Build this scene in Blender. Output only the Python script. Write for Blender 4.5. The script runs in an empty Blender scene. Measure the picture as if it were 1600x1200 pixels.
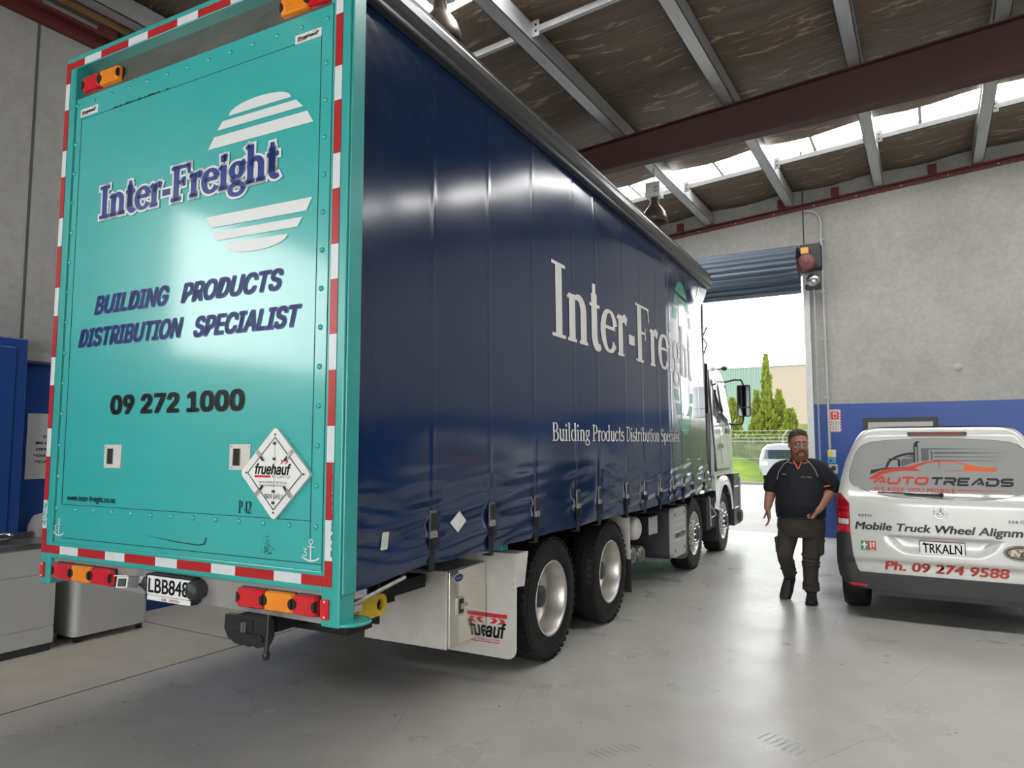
import bpy, bmesh, math, random
from mathutils import Vector, Matrix
PI = math.pi
random.seed(7)
scene = bpy.context.scene
COL = scene.collection

# ------------------------------------------------------------------ camera, sky, exposure
cam_data = bpy.data.cameras.new('camera')
cam = bpy.data.objects.new('camera', cam_data)
COL.objects.link(cam)
scene.camera = cam
YAW, PITCH, FPX = 0.52971, 0.0834, 1115.0
cam_data.sensor_fit = 'HORIZONTAL'
cam_data.sensor_width = 36.0
cam_data.lens = 36.0 * FPX / 1600.0
cam_data.clip_start = 0.05
cam_data.clip_end = 500.0
cam.location = (0, 0, 1.7332)
cam.rotation_euler = (PI / 2 + PITCH, 0, YAW)

vs = scene.view_settings
vs.view_transform = 'Standard'
vs.look = 'None'
vs.gamma = 1.0
vs.use_curve_mapping = False
vs.exposure = 0.0

world = bpy.data.worlds.new('overcast_sky')
scene.world = world
world.use_nodes = True
wn = world.node_tree
for n in list(wn.nodes): wn.nodes.remove(n)
w_out = wn.nodes.new('ShaderNodeOutputWorld')
w_bg = wn.nodes.new('ShaderNodeBackground')
w_bg.inputs[0].default_value = (0.97, 0.985, 1.0, 1)
w_bg.inputs[1].default_value = 4.0
wn.links.new(w_bg.outputs[0], w_out.inputs[0])

SKYLIGHT_STRENGTH = 18.0     # daylight glow of the translucent roof sheets
WINDOW_STRENGTH = 8.0       # frosted high window on the left wall
DOOR_LIGHT = 820.0          # daylight entering by the big open door behind the camera

def area(name, loc, rot, sx, sy, power, portal=False, color=(1, 1, 1)):
    l = bpy.data.lights.new(name, 'AREA')
    l.shape = 'RECTANGLE'; l.size = sx; l.size_y = sy; l.energy = power; l.color = color
    if portal: l.cycles.is_portal = True
    o = bpy.data.objects.new(name, l); COL.objects.link(o)
    o.location = loc; o.rotation_euler = rot
    return o
# daylight through the open vehicle door behind the camera (the door opening is built below)
area('daylight_rear_opening', (2.0, -11.85, 2.4), (PI / 2, 0, 0), 7.0, 4.6, DOOR_LIGHT, color=(1.0, 0.99, 0.97))
# the open roller door ahead: the sky itself shines in, the portal only guides the sampling
area('daylight_front_opening', (-4.4, 14.6, 2.3), (-PI / 2, 0, 0), 5.0, 4.6, 1.0, portal=True)

# ------------------------------------------------------------------ materials
def lin(c):
    c = c / 255.0
    return c / 12.92 if c <= 0.04045 else ((c + 0.055) / 1.055) ** 2.4
def rgb(r, g, b): return (lin(r), lin(g), lin(b), 1.0)

def mat(name, color, rough=0.5, metal=0.0, spec=0.5, coat=0.0, coat_rough=0.1, emit=None, estr=0.0,
        var=0.0, var_scale=(3, 3, 3), bump=0.0, bump_scale=40.0, trans=0.0, alpha=1.0, rvar=0.0):
    m = bpy.data.materials.new(name); m.use_nodes = True
    nt = m.node_tree; b = nt.nodes['Principled BSDF']
    b.inputs['Base Color'].default_value = color
    b.inputs['Roughness'].default_value = rough
    b.inputs['Metallic'].default_value = metal
    b.inputs['Specular IOR Level'].default_value = spec
    b.inputs['Coat Weight'].default_value = coat
    b.inputs['Coat Roughness'].default_value = coat_rough
    b.inputs['Transmission Weight'].default_value = trans
    b.inputs['Alpha'].default_value = alpha
    if emit:
        b.inputs['Emission Color'].default_value = emit
        b.inputs['Emission Strength'].default_value = estr
    if var or bump or rvar:
        tc = nt.nodes.new('ShaderNodeTexCoord')
        mp = nt.nodes.new('ShaderNodeMapping'); mp.inputs['Scale'].default_value = var_scale
        nt.links.new(tc.outputs['Object'], mp.inputs[0])
        no = nt.nodes.new('ShaderNodeTexNoise'); no.inputs['Scale'].default_value = 1.0
        no.inputs['Detail'].default_value = 6.0; no.inputs['Roughness'].default_value = 0.6
        nt.links.new(mp.outputs[0], no.inputs[0])
        if var:
            rp = nt.nodes.new('ShaderNodeMapRange')
            rp.inputs[1].default_value = 0.25; rp.inputs[2].default_value = 0.75
            rp.inputs[3].default_value = 1 - var; rp.inputs[4].default_value = 1 + var
            nt.links.new(no.outputs[0], rp.inputs[0])
            mx = nt.nodes.new('ShaderNodeMix'); mx.data_type = 'RGBA'; mx.blend_type = 'MULTIPLY'
            mx.inputs[0].default_value = 1.0
            mx.inputs[6].default_value = color
            nt.links.new(rp.outputs[0], mx.inputs[7])
            nt.links.new(mx.outputs[2], b.inputs['Base Color'])
        if rvar:
            rr = nt.nodes.new('ShaderNodeMapRange')
            rr.inputs[1].default_value = 0.3; rr.inputs[2].default_value = 0.7
            rr.inputs[3].default_value = max(0.02, rough - rvar); rr.inputs[4].default_value = rough + rvar
            nt.links.new(no.outputs[0], rr.inputs[0]); nt.links.new(rr.outputs[0], b.inputs['Roughness'])
        if bump:
            n2 = nt.nodes.new('ShaderNodeTexNoise'); n2.inputs['Scale'].default_value = bump_scale
            n2.inputs['Detail'].default_value = 4.0
            nt.links.new(tc.outputs['Object'], n2.inputs[0])
            bp = nt.nodes.new('ShaderNodeBump'); bp.inputs['Strength'].default_value = bump
            bp.inputs['Distance'].default_value = 0.01
            nt.links.new(n2.outputs[0], bp.inputs['Height']); nt.links.new(bp.outputs[0], b.inputs['Normal'])
    return m

M = {}
M['teal'] = mat('teal_paint', (0.030, 0.40, 0.375, 1), 0.34, coat=0.9, coat_rough=0.13, var=0.06, var_scale=(2, 2, 5), bump=0.05, bump_scale=130)
M['teal_dark'] = mat('teal_frame_paint', (0.028, 0.36, 0.33, 1), 0.35, coat=0.4, coat_rough=0.2, var=0.08, var_scale=(4, 4, 4))
M['seam'] = mat('dark_seam', (0.01, 0.05, 0.045, 1), 0.8)
M['rust'] = mat('grimy_seam', (0.03, 0.025, 0.015, 1), 0.9)
M['navy'] = mat('navy_curtain', (0.004, 0.020, 0.068, 1), 0.15, spec=0.75, var=0.08, var_scale=(1, .7, .7), rvar=0.03)
M['navy_post'] = mat('navy_post', (0.006, 0.013, 0.03, 1), 0.4)
M['white'] = mat('white_vinyl', rgb(214, 218, 217), 0.38)
M['cream'] = mat('off_white_print', rgb(218, 216, 210), 0.42)
M['blue_ink'] = mat('royal_blue_vinyl', (0.004, 0.03, 0.21, 1), 0.35)
M['purple_ink'] = mat('violet_blue_vinyl', (0.03, 0.05, 0.29, 1), 0.4)
M['black_ink'] = mat('black_vinyl', (0.012, 0.016, 0.018, 1), 0.4)
M['red_ink'] = mat('red_vinyl', (0.56, 0.02, 0.02, 1), 0.4)
M['tape_red'] = mat('red_reflective_tape', (0.42, 0.014, 0.016, 1), 0.35, var=0.1, var_scale=(20, 20, 20))
M['tape_white'] = mat('white_reflective_tape', rgb(206, 212, 214), 0.35, var=0.05, var_scale=(20, 20, 20))
M['lamp_red'] = mat('red_lens', (0.62, 0.008, 0.015, 1), 0.15, coat=0.7, coat_rough=0.06, bump=0.25, bump_scale=120)
M['lamp_amber'] = mat('amber_lens', (0.85, 0.27, 0.01, 1), 0.15, coat=0.7, coat_rough=0.06, bump=0.25, bump_scale=120)
M['black'] = mat('black_plastic', (0.012, 0.013, 0.015, 1), 0.45)
M['blackmatte'] = mat('black_chassis', (0.008, 0.008, 0.009, 1), 0.75)
M['darkgrey'] = mat('dark_grey_plastic', (0.035, 0.037, 0.042, 1), 0.5)
M['rubber'] = mat('tyre_rubber', (0.009, 0.009, 0.0095, 1), 0.58, spec=0.3, var=0.3, var_scale=(9, 9, 9), bump=0.2, bump_scale=60)
M['alu'] = mat('brushed_aluminium', (0.60, 0.58, 0.54, 1), 0.33, metal=0.9, var=0.1, var_scale=(5, 5, 5), rvar=0.08)
M['alu_polish'] = mat('polished_aluminium', (0.68, 0.66, 0.60, 1), 0.10, metal=1.0, var=0.06, var_scale=(3, 3, 3), rvar=0.05)
M['alu_flap'] = mat('plain_aluminium_sheet', (0.62, 0.60, 0.56, 1), 0.55, metal=0.3, var=0.1, var_scale=(6, 6, 6))
M['alu_rim'] = mat('alloy_rim', (0.55, 0.53, 0.50, 1), 0.40, metal=0.8, var=0.15, var_scale=(9, 9, 9))
M['chrome'] = mat('chrome', (0.8, 0.8, 0.8, 1), 0.08, metal=1.0)
M['rail'] = mat('grey_anodised_rail', (0.075, 0.075, 0.077, 1), 0.34, metal=0.5, var=0.1, var_scale=(4, 2, 4))
M['steel_bar'] = mat('grey_steel_bar', (0.42, 0.41, 0.40, 1), 0.38, metal=0.55, var=0.18, var_scale=(6, 6, 6))
M['header'] = mat('dusty_grey_panel', (0.21, 0.20, 0.18, 1), 0.28, metal=0.5, var=0.25, var_scale=(5, 5, 14))
M['yellow'] = mat('yellow_paint', (0.62, 0.42, 0.008, 1), 0.5, var=0.15, var_scale=(20, 20, 20))
M['plate_white'] = mat('white_plate', rgb(226, 228, 226), 0.35)
M['sheet_white'] = mat('white_plastic', rgb(222, 224, 222), 0.4, var=0.05, var_scale=(8, 8, 8))
M['cab_white'] = mat('white_cab_paint', rgb(222, 223, 222), 0.2, coat=0.6, coat_rough=0.04)
M['glass_dark'] = mat('tinted_glass', (0.03, 0.04, 0.04, 1), 0.03, spec=0.9)
M['buckle'] = mat('buckle_steel', (0.26, 0.26, 0.27, 1), 0.36, metal=0.85)
M['strap'] = mat('black_webbing', (0.01, 0.01, 0.012, 1), 0.75)
M['green_print'] = mat('green_print', (0.03, 0.30, 0.17, 1), 0.35)
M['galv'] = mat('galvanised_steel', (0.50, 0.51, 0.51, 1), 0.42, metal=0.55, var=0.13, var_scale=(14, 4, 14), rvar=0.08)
M['galv_darkened'] = mat('galvanised_steel_darkened', (0.085, 0.09, 0.09, 1), 0.7, metal=0.0, spec=0.2, var=0.13, var_scale=(30, 30, 30))  # galvanised steel darkened in colour to offset skylight glare on the far brace
M['beam'] = mat('red_oxide_steel', (0.050, 0.016, 0.013, 1), 0.6, var=0.12, var_scale=(3, 3, 3))
M['redrail'] = mat('red_oxide_angle', (0.105, 0.018, 0.018, 1), 0.5, var=0.12, var_scale=(4, 4, 4))
M['skylight'] = mat('translucent_roof_sheet', (0.9, 0.9, 0.9, 1), 0.6, emit=(1, 0.99, 0.97, 1), estr=SKYLIGHT_STRENGTH)
M['pane'] = mat('frosted_window_sheet', (0.9, 0.9, 0.9, 1), 0.6, emit=(1, 0.99, 0.97, 1), estr=WINDOW_STRENGTH)
M['blue_wall'] = mat('blue_wall_paint', (0.018, 0.066, 0.27, 1), 0.42, var=0.08, var_scale=(.8, .8, .8))
M['shutter'] = mat('blue_grey_colorsteel', (0.14, 0.175, 0.225, 1), 0.38, metal=0.2)
M['grey_paint'] = mat('warm_grey_enamel', (0.47, 0.47, 0.45, 1), 0.45, var=0.06, var_scale=(2, 2, 2))
M['stainless'] = mat('stainless_steel', (0.45, 0.45, 0.44, 1), 0.28, metal=0.95, var=0.1, var_scale=(8, 8, 8))
M['sign_white'] = mat('white_board', rgb(205, 205, 200), 0.5)
M['orange'] = mat('orange_fabric', (0.75, 0.14, 0.01, 1), 0.7)
M['pvc'] = mat('grey_pvc', (0.42, 0.42, 0.40, 1), 0.45)
M['motor'] = mat('dusty_maroon_motor', (0.16, 0.055, 0.05, 1), 0.6, var=0.15, var_scale=(8, 8, 8))
M['amberlamp'] = mat('amber_plastic', (0.8, 0.42, 0.1, 1), 0.3, trans=0.0)
M['van_white'] = mat('white_van_paint', rgb(196, 197, 193), 0.22, coat=0.5, coat_rough=0.08)
M['van_glass'] = mat('grey_window_vinyl', rgb(146, 148, 146), 0.10, coat=0.6, coat_rough=0.04)
M['van_plastic'] = mat('dark_bumper_plastic', (0.028, 0.028, 0.029, 1), 0.55, bump=0.08, bump_scale=200)
M['van_red'] = mat('dark_red_lens', (0.30, 0.006, 0.012, 1), 0.10, coat=0.8, coat_rough=0.04)
M['van_red2'] = mat('bright_red_lens', (0.55, 0.012, 0.02, 1), 0.10, coat=0.8, coat_rough=0.04)
M['van_clear'] = mat('clear_lens', (0.55, 0.53, 0.52, 1), 0.12, coat=0.8)
M['logo_red'] = mat('brick_red_vinyl', (0.50, 0.045, 0.022, 1), 0.4)
M['logo_orange'] = mat('orange_vinyl', (0.66, 0.11, 0.02, 1), 0.4)
M['logo_grey'] = mat('mid_grey_vinyl', (0.10, 0.105, 0.11, 1), 0.4)
M['green_sign'] = mat('green_sticker', (0.015, 0.22, 0.075, 1), 0.45)
M['gold'] = mat('gold_print', (0.38, 0.25, 0.07, 1), 0.45)
M['skin'] = mat('skin', (0.33, 0.15, 0.105, 1), 0.55, var=0.06, var_scale=(14, 14, 14))
M['hair'] = mat('brown_hair', (0.055, 0.030, 0.018, 1), 0.75, var=0.35, var_scale=(60, 60, 20), bump=0.5, bump_scale=120)
M['beard'] = mat('ginger_beard', (0.115, 0.045, 0.024, 1), 0.8, var=0.35, var_scale=(60, 60, 20), bump=0.6, bump_scale=120)
M['shirt'] = mat('navy_polo_cloth', (0.0045, 0.0055, 0.010, 1), 0.85, var=0.2, var_scale=(6, 6, 6))
M['piping'] = mat('pale_piping', (0.42, 0.33, 0.26, 1), 0.7)
M['trousers'] = mat('olive_drab_cloth', (0.036, 0.031, 0.024, 1), 0.9, var=0.25, var_scale=(7, 7, 7), bump=0.5, bump_scale=22)
M['boots'] = mat('black_boot_leather', (0.010, 0.009, 0.009, 1), 0.6, bump=0.2, bump_scale=60)
M['lens'] = mat('spectacle_lens', (0.75, 0.78, 0.80, 1), 0.02, trans=0.9)
M['grass'] = mat('mown_grass', (0.11, 0.18, 0.012, 1), 0.9, var=0.3, var_scale=(1.5, 1.5, 1.5))
M['leaf'] = mat('conifer_foliage', (0.19, 0.235, 0.022, 1), 0.8, var=0.45, var_scale=(2.5, 2.5, 2.5))
M['leaf_dark'] = mat('hedge_foliage', (0.17, 0.215, 0.06, 1), 0.85, var=0.35, var_scale=(2, 2, 2))
M['bark'] = mat('bark', (0.10, 0.07, 0.045, 1), 0.9)
M['cream_wall'] = mat('cream_concrete_wall', (0.30, 0.255, 0.195, 1), 0.8, var=0.04, var_scale=(.4, .4, .4))
M['green_clad'] = mat('pale_green_cladding', (0.16, 0.25, 0.20, 1), 0.5)
M['soil'] = mat('bark_mulch', (0.06, 0.045, 0.035, 1), 0.95)
M['kerb'] = mat('kerb_concrete', (0.17, 0.165, 0.155, 1), 0.9)
M['wire'] = mat('fence_wire', (0.42, 0.44, 0.43, 1), 0.5, metal=0.4)
M['car_white'] = mat('white_car_paint', rgb(150, 152, 157), 0.15, coat=0.7)
M['brown_bin'] = mat('grey_plastic_bin', (0.30, 0.30, 0.29, 1), 0.5)
M['timber'] = mat('roof_timber', (0.22, 0.13, 0.06, 1), 0.7, var=0.3, var_scale=(10, 1.5, 10))

def nodes_of(m): return m.node_tree, m.node_tree.nodes['Principled BSDF']

def build_floor_mat():
    m = mat('sealed_concrete_floor', (0.34, 0.335, 0.32, 1), 0.30)
    nt, b = nodes_of(m)
    tc = nt.nodes.new('ShaderNodeTexCoord')
    def noise(scale, detail, mapping=(1, 1, 1), rough=0.6):
        mp = nt.nodes.new('ShaderNodeMapping'); mp.inputs['Scale'].default_value = mapping
        nt.links.new(tc.outputs['Object'], mp.inputs[0])
        n = nt.nodes.new('ShaderNodeTexNoise'); n.inputs['Scale'].default_value = scale
        n.inputs['Detail'].default_value = detail; n.inputs['Roughness'].default_value = rough
        nt.links.new(mp.outputs[0], n.inputs[0]); return n
    def ramp(src, lo, hi, a, c):
        r = nt.nodes.new('ShaderNodeMapRange')
        r.inputs[1].default_value = lo; r.inputs[2].default_value = hi
        r.inputs[3].default_value = a; r.inputs[4].default_value = c
        nt.links.new(src.outputs[0], r.inputs[0]); return r
    def mul(a, c, fac=1.0):
        x = nt.nodes.new('ShaderNodeMix'); x.data_type = 'RGBA'; x.blend_type = 'MULTIPLY'
        x.inputs[0].default_value = fac
        nt.links.new(a, x.inputs[6]); nt.links.new(c, x.inputs[7]); return x.outputs[2]
    big = ramp(noise(0.5, 4, rough=0.5), 0.25, 0.75, 0.86, 1.10)
    mid = ramp(noise(3.5, 7, rough=0.65), 0.15, 0.85, 0.86, 1.14)
    scuff = ramp(noise(7.0, 6, (0.35, 3.0, 1)), 0.45, 0.80, 1.0, 1.0)
    speck = ramp(noise(17.0, 2, (1.6, 1, 1), 0.5), 0.765, 0.785, 1.0, 1.0)
    base = nt.nodes.new('ShaderNodeRGB'); base.outputs[0].default_value = (0.41, 0.405, 0.38, 1)
    # bare, rougher concrete strip along the left wall
    sx = nt.nodes.new('ShaderNodeSeparateXYZ'); nt.links.new(tc.outputs['Object'], sx.inputs[0])
    st = nt.nodes.new('ShaderNodeMapRange'); st.inputs[1].default_value = -5.35; st.inputs[2].default_value = -5.05
    st.inputs[3].default_value = 1.0; st.inputs[4].default_value = 0.0
    nt.links.new(sx.outputs[0], st.inputs[0])
    bare = nt.nodes.new('ShaderNodeMix'); bare.data_type = 'RGBA'
    nt.links.new(st.outputs[0], bare.inputs[0]); nt.links.new(base.outputs[0], bare.inputs[6])
    bare.inputs[7].default_value = (0.46, 0.43, 0.375, 1)
    c = mul(bare.outputs[2], big.outputs[0]); c = mul(c, mid.outputs[0]); c = mul(c, scuff.outputs[0]); c = mul(c, speck.outputs[0])
    nt.links.new(c, b.inputs['Base Color'])
    rr = ramp(noise(1.6, 5, rough=0.5), 0.2, 0.8, 0.23, 0.38)
    ad = nt.nodes.new('ShaderNodeMath'); ad.operation = 'MULTIPLY_ADD'
    nt.links.new(st.outputs[0], ad.inputs[0]); ad.inputs[1].default_value = 0.35
    nt.links.new(rr.outputs[0], ad.inputs[2]); nt.links.new(ad.outputs[0], b.inputs['Roughness'])
    bp = nt.nodes.new('ShaderNodeBump'); bp.inputs['Strength'].default_value = 0.06; bp.inputs['Distance'].default_value = 0.01
    nt.links.new(noise(25, 4).outputs[0], bp.inputs['Height']); nt.links.new(bp.outputs[0], b.inputs['Normal'])
    return m
M['floor'] = build_floor_mat()
M['joint'] = mat('joint_sealant', (0.09, 0.088, 0.08, 1), 0.9)
M['scuff'] = mat('tyre_scuff', (0.25, 0.245, 0.23, 1), 0.4)
M['speck'] = mat('floor_speck', (0.06, 0.055, 0.05, 1), 0.7)

def build_concrete(name, color, blue_to=None):
    """Tilt-up concrete panel: mottled, pinholed."""
    m = mat(name, color, 0.85)
    nt, b = nodes_of(m)
    tc = nt.nodes.new('ShaderNodeTexCoord')
    n1 = nt.nodes.new('ShaderNodeTexNoise'); n1.inputs['Scale'].default_value = 0.9; n1.inputs['Detail'].default_value = 8; n1.inputs['Roughness'].default_value = 0.65
    n2 = nt.nodes.new('ShaderNodeTexNoise'); n2.inputs['Scale'].default_value = 14; n2.inputs['Detail'].default_value = 5
    nt.links.new(tc.outputs['Object'], n1.inputs[0]); nt.links.new(tc.outputs['Object'], n2.inputs[0])
    r1 = nt.nodes.new('ShaderNodeMapRange'); r1.inputs[1].default_value = .3; r1.inputs[2].default_value = .7; r1.inputs[3].default_value = .86; r1.inputs[4].default_value = 1.1
    r2 = nt.nodes.new('ShaderNodeMapRange'); r2.inputs[1].default_value = .3; r2.inputs[2].default_value = .7; r2.inputs[3].default_value = .92; r2.inputs[4].default_value = 1.06
    nt.links.new(n1.outputs[0], r1.inputs[0]); nt.links.new(n2.outputs[0], r2.inputs[0])
    m1 = nt.nodes.new('ShaderNodeMix'); m1.data_type = 'RGBA'; m1.blend_type = 'MULTIPLY'; m1.inputs[0].default_value = 1
    m1.inputs[6].default_value = color; nt.links.new(r1.outputs[0], m1.inputs[7])
    m2 = nt.nodes.new('ShaderNodeMix'); m2.data_type = 'RGBA'; m2.blend_type = 'MULTIPLY'; m2.inputs[0].default_value = 1
    nt.links.new(m1.outputs[2], m2.inputs[6]); nt.links.new(r2.outputs[0], m2.inputs[7])
    nt.links.new(m2.outputs[2], b.inputs['Base Color'])
    bp = nt.nodes.new('ShaderNodeBump'); bp.inputs['Strength'].default_value = 0.12; bp.inputs['Distance'].default_value = 0.01
    nt.links.new(n2.outputs[0], bp.inputs['Height']); nt.links.new(bp.outputs[0], b.inputs['Normal'])
    return m
M['concrete'] = build_concrete('concrete_panel', (0.345, 0.34, 0.32, 1))
M['concrete_l'] = build_concrete('concrete_panel_left', (0.36, 0.355, 0.335, 1))
M['yard'] = build_concrete('yard_concrete', (0.26, 0.255, 0.24, 1))

def build_ceiling_mat():
    """Brown building paper with pale crease streaks running across the bays."""
    m = mat('brown_roof_paper', (0.075, 0.055, 0.038, 1), 0.55)
    nt, b = nodes_of(m)
    tc = nt.nodes.new('ShaderNodeTexCoord')
    mp = nt.nodes.new('ShaderNodeMapping'); mp.inputs['Scale'].default_value = (2.2, 9.0, 1.0)
    nt.links.new(tc.outputs['Object'], mp.inputs[0])
    n1 = nt.nodes.new('ShaderNodeTexNoise'); n1.inputs['Scale'].default_value = 1.0; n1.inputs['Detail'].default_value = 3; n1.inputs['Distortion'].default_value = 0.8
    nt.links.new(mp.outputs[0], n1.inputs[0])
    r1 = nt.nodes.new('ShaderNodeMapRange'); r1.inputs[1].default_value = .60; r1.inputs[2].default_value = .67; r1.inputs[3].default_value = 0; r1.inputs[4].default_value = 1
    nt.links.new(n1.outputs[0], r1.inputs[0])
    mp2 = nt.nodes.new('ShaderNodeMapping'); mp2.inputs['Scale'].default_value = (1.2, 14.0, 1.0)
    nt.links.new(tc.outputs['Object'], mp2.inputs[0])
    n2 = nt.nodes.new('ShaderNodeTexNoise'); n2.inputs['Scale'].default_value = 1.0; n2.inputs['Detail'].default_value = 5
    nt.links.new(mp2.outputs[0], n2.inputs[0])
    r2 = nt.nodes.new('ShaderNodeMapRange'); r2.inputs[1].default_value = .3; r2.inputs[2].default_value = .7; r2.inputs[3].default_value = .75; r2.inputs[4].default_value = 1.25
    nt.links.new(n2.outputs[0], r2.inputs[0])
    mx = nt.nodes.new('ShaderNodeMix'); mx.data_type = 'RGBA'
    nt.links.new(r1.outputs[0], mx.inputs[0])
    mx.inputs[6].default_value = (0.125, 0.092, 0.064, 1); mx.inputs[7].default_value = (0.34, 0.28, 0.21, 1)
    m2 = nt.nodes.new('ShaderNodeMix'); m2.data_type = 'RGBA'; m2.blend_type = 'MULTIPLY'; m2.inputs[0].default_value = 1
    nt.links.new(mx.outputs[2], m2.inputs[6]); nt.links.new(r2.outputs[0], m2.inputs[7])
    nt.links.new(m2.outputs[2], b.inputs['Base Color'])
    bp = nt.nodes.new('ShaderNodeBump'); bp.inputs['Strength'].default_value = 0.5; bp.inputs['Distance'].default_value = 0.03
    nt.links.new(n2.outputs[0], bp.inputs['Height']); nt.links.new(bp.outputs[0], b.inputs['Normal'])
    return m
M['ceiling'] = build_ceiling_mat()

# ------------------------------------------------------------------ mesh builder
class MB:
    """Collects geometry of ONE part; build() links it as one mesh object."""
    def __init__(s): s.v = []; s.f = []; s.m = []; s.sm = []; s.mats = []
    def mi(s, m):
        if m not in s.mats: s.mats.append(m)
        return s.mats.index(m)
    def add(s, verts, faces, m, smooth=False):
        k = len(s.v); i = s.mi(m)
        s.v += [tuple(p) for p in verts]
        for f in faces:
            s.f.append([a + k for a in f]); s.m.append(i); s.sm.append(smooth)
        return s
    def box(s, x0, x1, y0, y1, z0, z1, m):
        v = [(x, y, z) for x in (x0, x1) for y in (y0, y1) for z in (z0, z1)]
        return s.add(v, [(0, 1, 3, 2), (4, 6, 7, 5), (0, 4, 5, 1), (2, 3, 7, 6), (0, 2, 6, 4), (1, 5, 7, 3)], m)
    def hexa(s, bot, top, m):
        """eight corners: four of the bottom loop, four of the top loop"""
        return s.add(list(bot) + list(top), [(3, 2, 1, 0), (4, 5, 6, 7), (0, 1, 5, 4), (1, 2, 6, 5), (2, 3, 7, 6), (3, 0, 4, 7)], m)
    def obox(s, c, sx, sy, sz, R, m):
        pts = []
        for x in (-.5, .5):
            for y in (-.5, .5):
                for z in (-.5, .5): pts.append(Vector(c) + R @ Vector((x * sx, y * sy, z * sz)))
        return s.add(pts, [(0, 1, 3, 2), (4, 6, 7, 5), (0, 4, 5, 1), (2, 3, 7, 6), (0, 2, 6, 4), (1, 5, 7, 3)], m)
    def prism(s, poly, fr, d0, d1, m, smooth=False):
        """closed 2D polygon in frame fr from depth d0 to depth d1 along its normal"""
        n = len(poly)
        v = [fr(a, b, d0) for a, b in poly] + [fr(a, b, d1) for a, b in poly]
        s.add(v, [tuple(range(n - 1, -1, -1)), tuple(range(n, 2 * n))], m)
        s.add(v, [(i, (i + 1) % n, n + (i + 1) % n, n + i) for i in range(n)], m, smooth)
        return s
    def poly(s, poly, fr, d, m):
        return s.add([fr(a, b, d) for a, b in poly], [tuple(range(len(poly)))], m)
    def tube(s, pts, r, m, seg=10, closed=False, cap=True):
        pts = [Vector(p) for p in pts]; n = len(pts)
        rr = r if isinstance(r, (list, tuple)) else [r] * n
        T = []
        for i in range(n):
            a = pts[(i - 1) % n] if (closed or i) else pts[i]
            b = pts[(i + 1) % n] if (closed or i < n - 1) else pts[i]
            T.append((b - a).normalized())
        up = Vector((0, 0, 1)) if abs(T[0].z) < .9 else Vector((1, 0, 0))
        N = T[0].cross(up).normalized(); V = []
        for i in range(n):
            N = (N - T[i] * N.dot(T[i])).normalized(); B = T[i].cross(N)
            for k in range(seg):
                a = 2 * PI * k / seg
                V.append(pts[i] + (N * math.cos(a) + B * math.sin(a)) * rr[i])
        F = []
        for i in range(n if closed else n - 1):
            j = (i + 1) % n
            for k in range(seg):
                k2 = (k + 1) % seg
                F.append((i * seg + k, i * seg + k2, j * seg + k2, j * seg + k))
        s.add(V, F, m, True)
        if cap and not closed:
            s.add(V[:seg], [tuple(range(seg - 1, -1, -1))], m); s.add(V[-seg:], [tuple(range(seg))], m)
        return s
    def lathe(s, prof, c, axis, m, seg=32, a0=0.0, a1=2 * PI, smooth=True):
        """prof = [(radius, height along axis)], axis 'X','Y','Z' (or '-X' ...)"""
        c = Vector(c); sg = -1 if axis[0] == '-' else 1; ax = axis[-1]
        full = abs(a1 - a0 - 2 * PI) < 1e-6
        ns = seg if full else seg + 1
        V = []
        for r, h in prof:
            for k in range(ns):
                a = a0 + (a1 - a0) * k / seg
                p, q = r * math.cos(a), r * math.sin(a); h2 = h * sg
                V.append(c + (Vector((h2, p, q)) if ax == 'X' else Vector((p, h2, q)) if ax == 'Y' else Vector((p, q, h2))))
        F = []
        for i in range(len(prof) - 1):
            for k in range(seg):
                k2 = (k + 1) % ns
                F.append((i * ns + k, i * ns + k2, (i + 1) * ns + k2, (i + 1) * ns + k))
        return s.add(V, F, m, smooth)
    def loft(s, rings, m, cap=True, smooth=True, closed=True):
        n = len(rings[0]); V = [p for r in rings for p in r]; F = []
        for i in range(len(rings) - 1):
            for k in range(n if closed else n - 1):
                k2 = (k + 1) % n
                F.append((i * n + k, i * n + k2, (i + 1) * n + k2, (i + 1) * n + k))
        s.add(V, F, m, smooth)
        if cap and closed:
            s.add(rings[0], [tuple(range(n - 1, -1, -1))], m, smooth); s.add(rings[-1], [tuple(range(n))], m, smooth)
        return s
    def grid(s, fn, us, vs_, m, smooth=True):
        nu, nv = len(us), len(vs_)
        V = [fn(u, v) for v in vs_ for u in us]
        F = [(j * nu + i, j * nu + i + 1, (j + 1) * nu + i + 1, (j + 1) * nu + i) for j in range(nv - 1) for i in range(nu - 1)]
        return s.add(V, F, m, smooth)
    def sphere(s, c, r, m, seg=16, rings=10, sc=(1, 1, 1)):
        c = Vector(c); V = []
        for i in range(rings + 1):
            t = PI * i / rings
            for k in range(seg):
                a = 2 * PI * k / seg
                V.append(c + Vector((r * sc[0] * math.sin(t) * math.cos(a), r * sc[1] * math.sin(t) * math.sin(a), r * sc[2] * math.cos(t))))
        F = [(i * seg + k, (i + 1) * seg + k, (i + 1) * seg + (k + 1) % seg, i * seg + (k + 1) % seg) for i in range(rings) for k in range(seg)]
        return s.add(V, F, m, True)
    def build(s, name, parent=None, bevel=0.0, bseg=2, label=None, solid=0.0):
        me = bpy.data.meshes.new(name)
        me.from_pydata([tuple(p) for p in s.v], [], s.f)
        for m in s.mats: me.materials.append(m)
        me.polygons.foreach_set('material_index', s.m)
        me.polygons.foreach_set('use_smooth', s.sm)
        me.update()
        o = bpy.data.objects.new(name, me); COL.objects.link(o)
        if parent is not None: o.parent = parent
        if bevel:
            md = o.modifiers.new('bevel', 'BEVEL'); md.width = bevel; md.segments = bseg
            md.limit_method = 'ANGLE'; md.angle_limit = math.radians(40)
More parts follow.
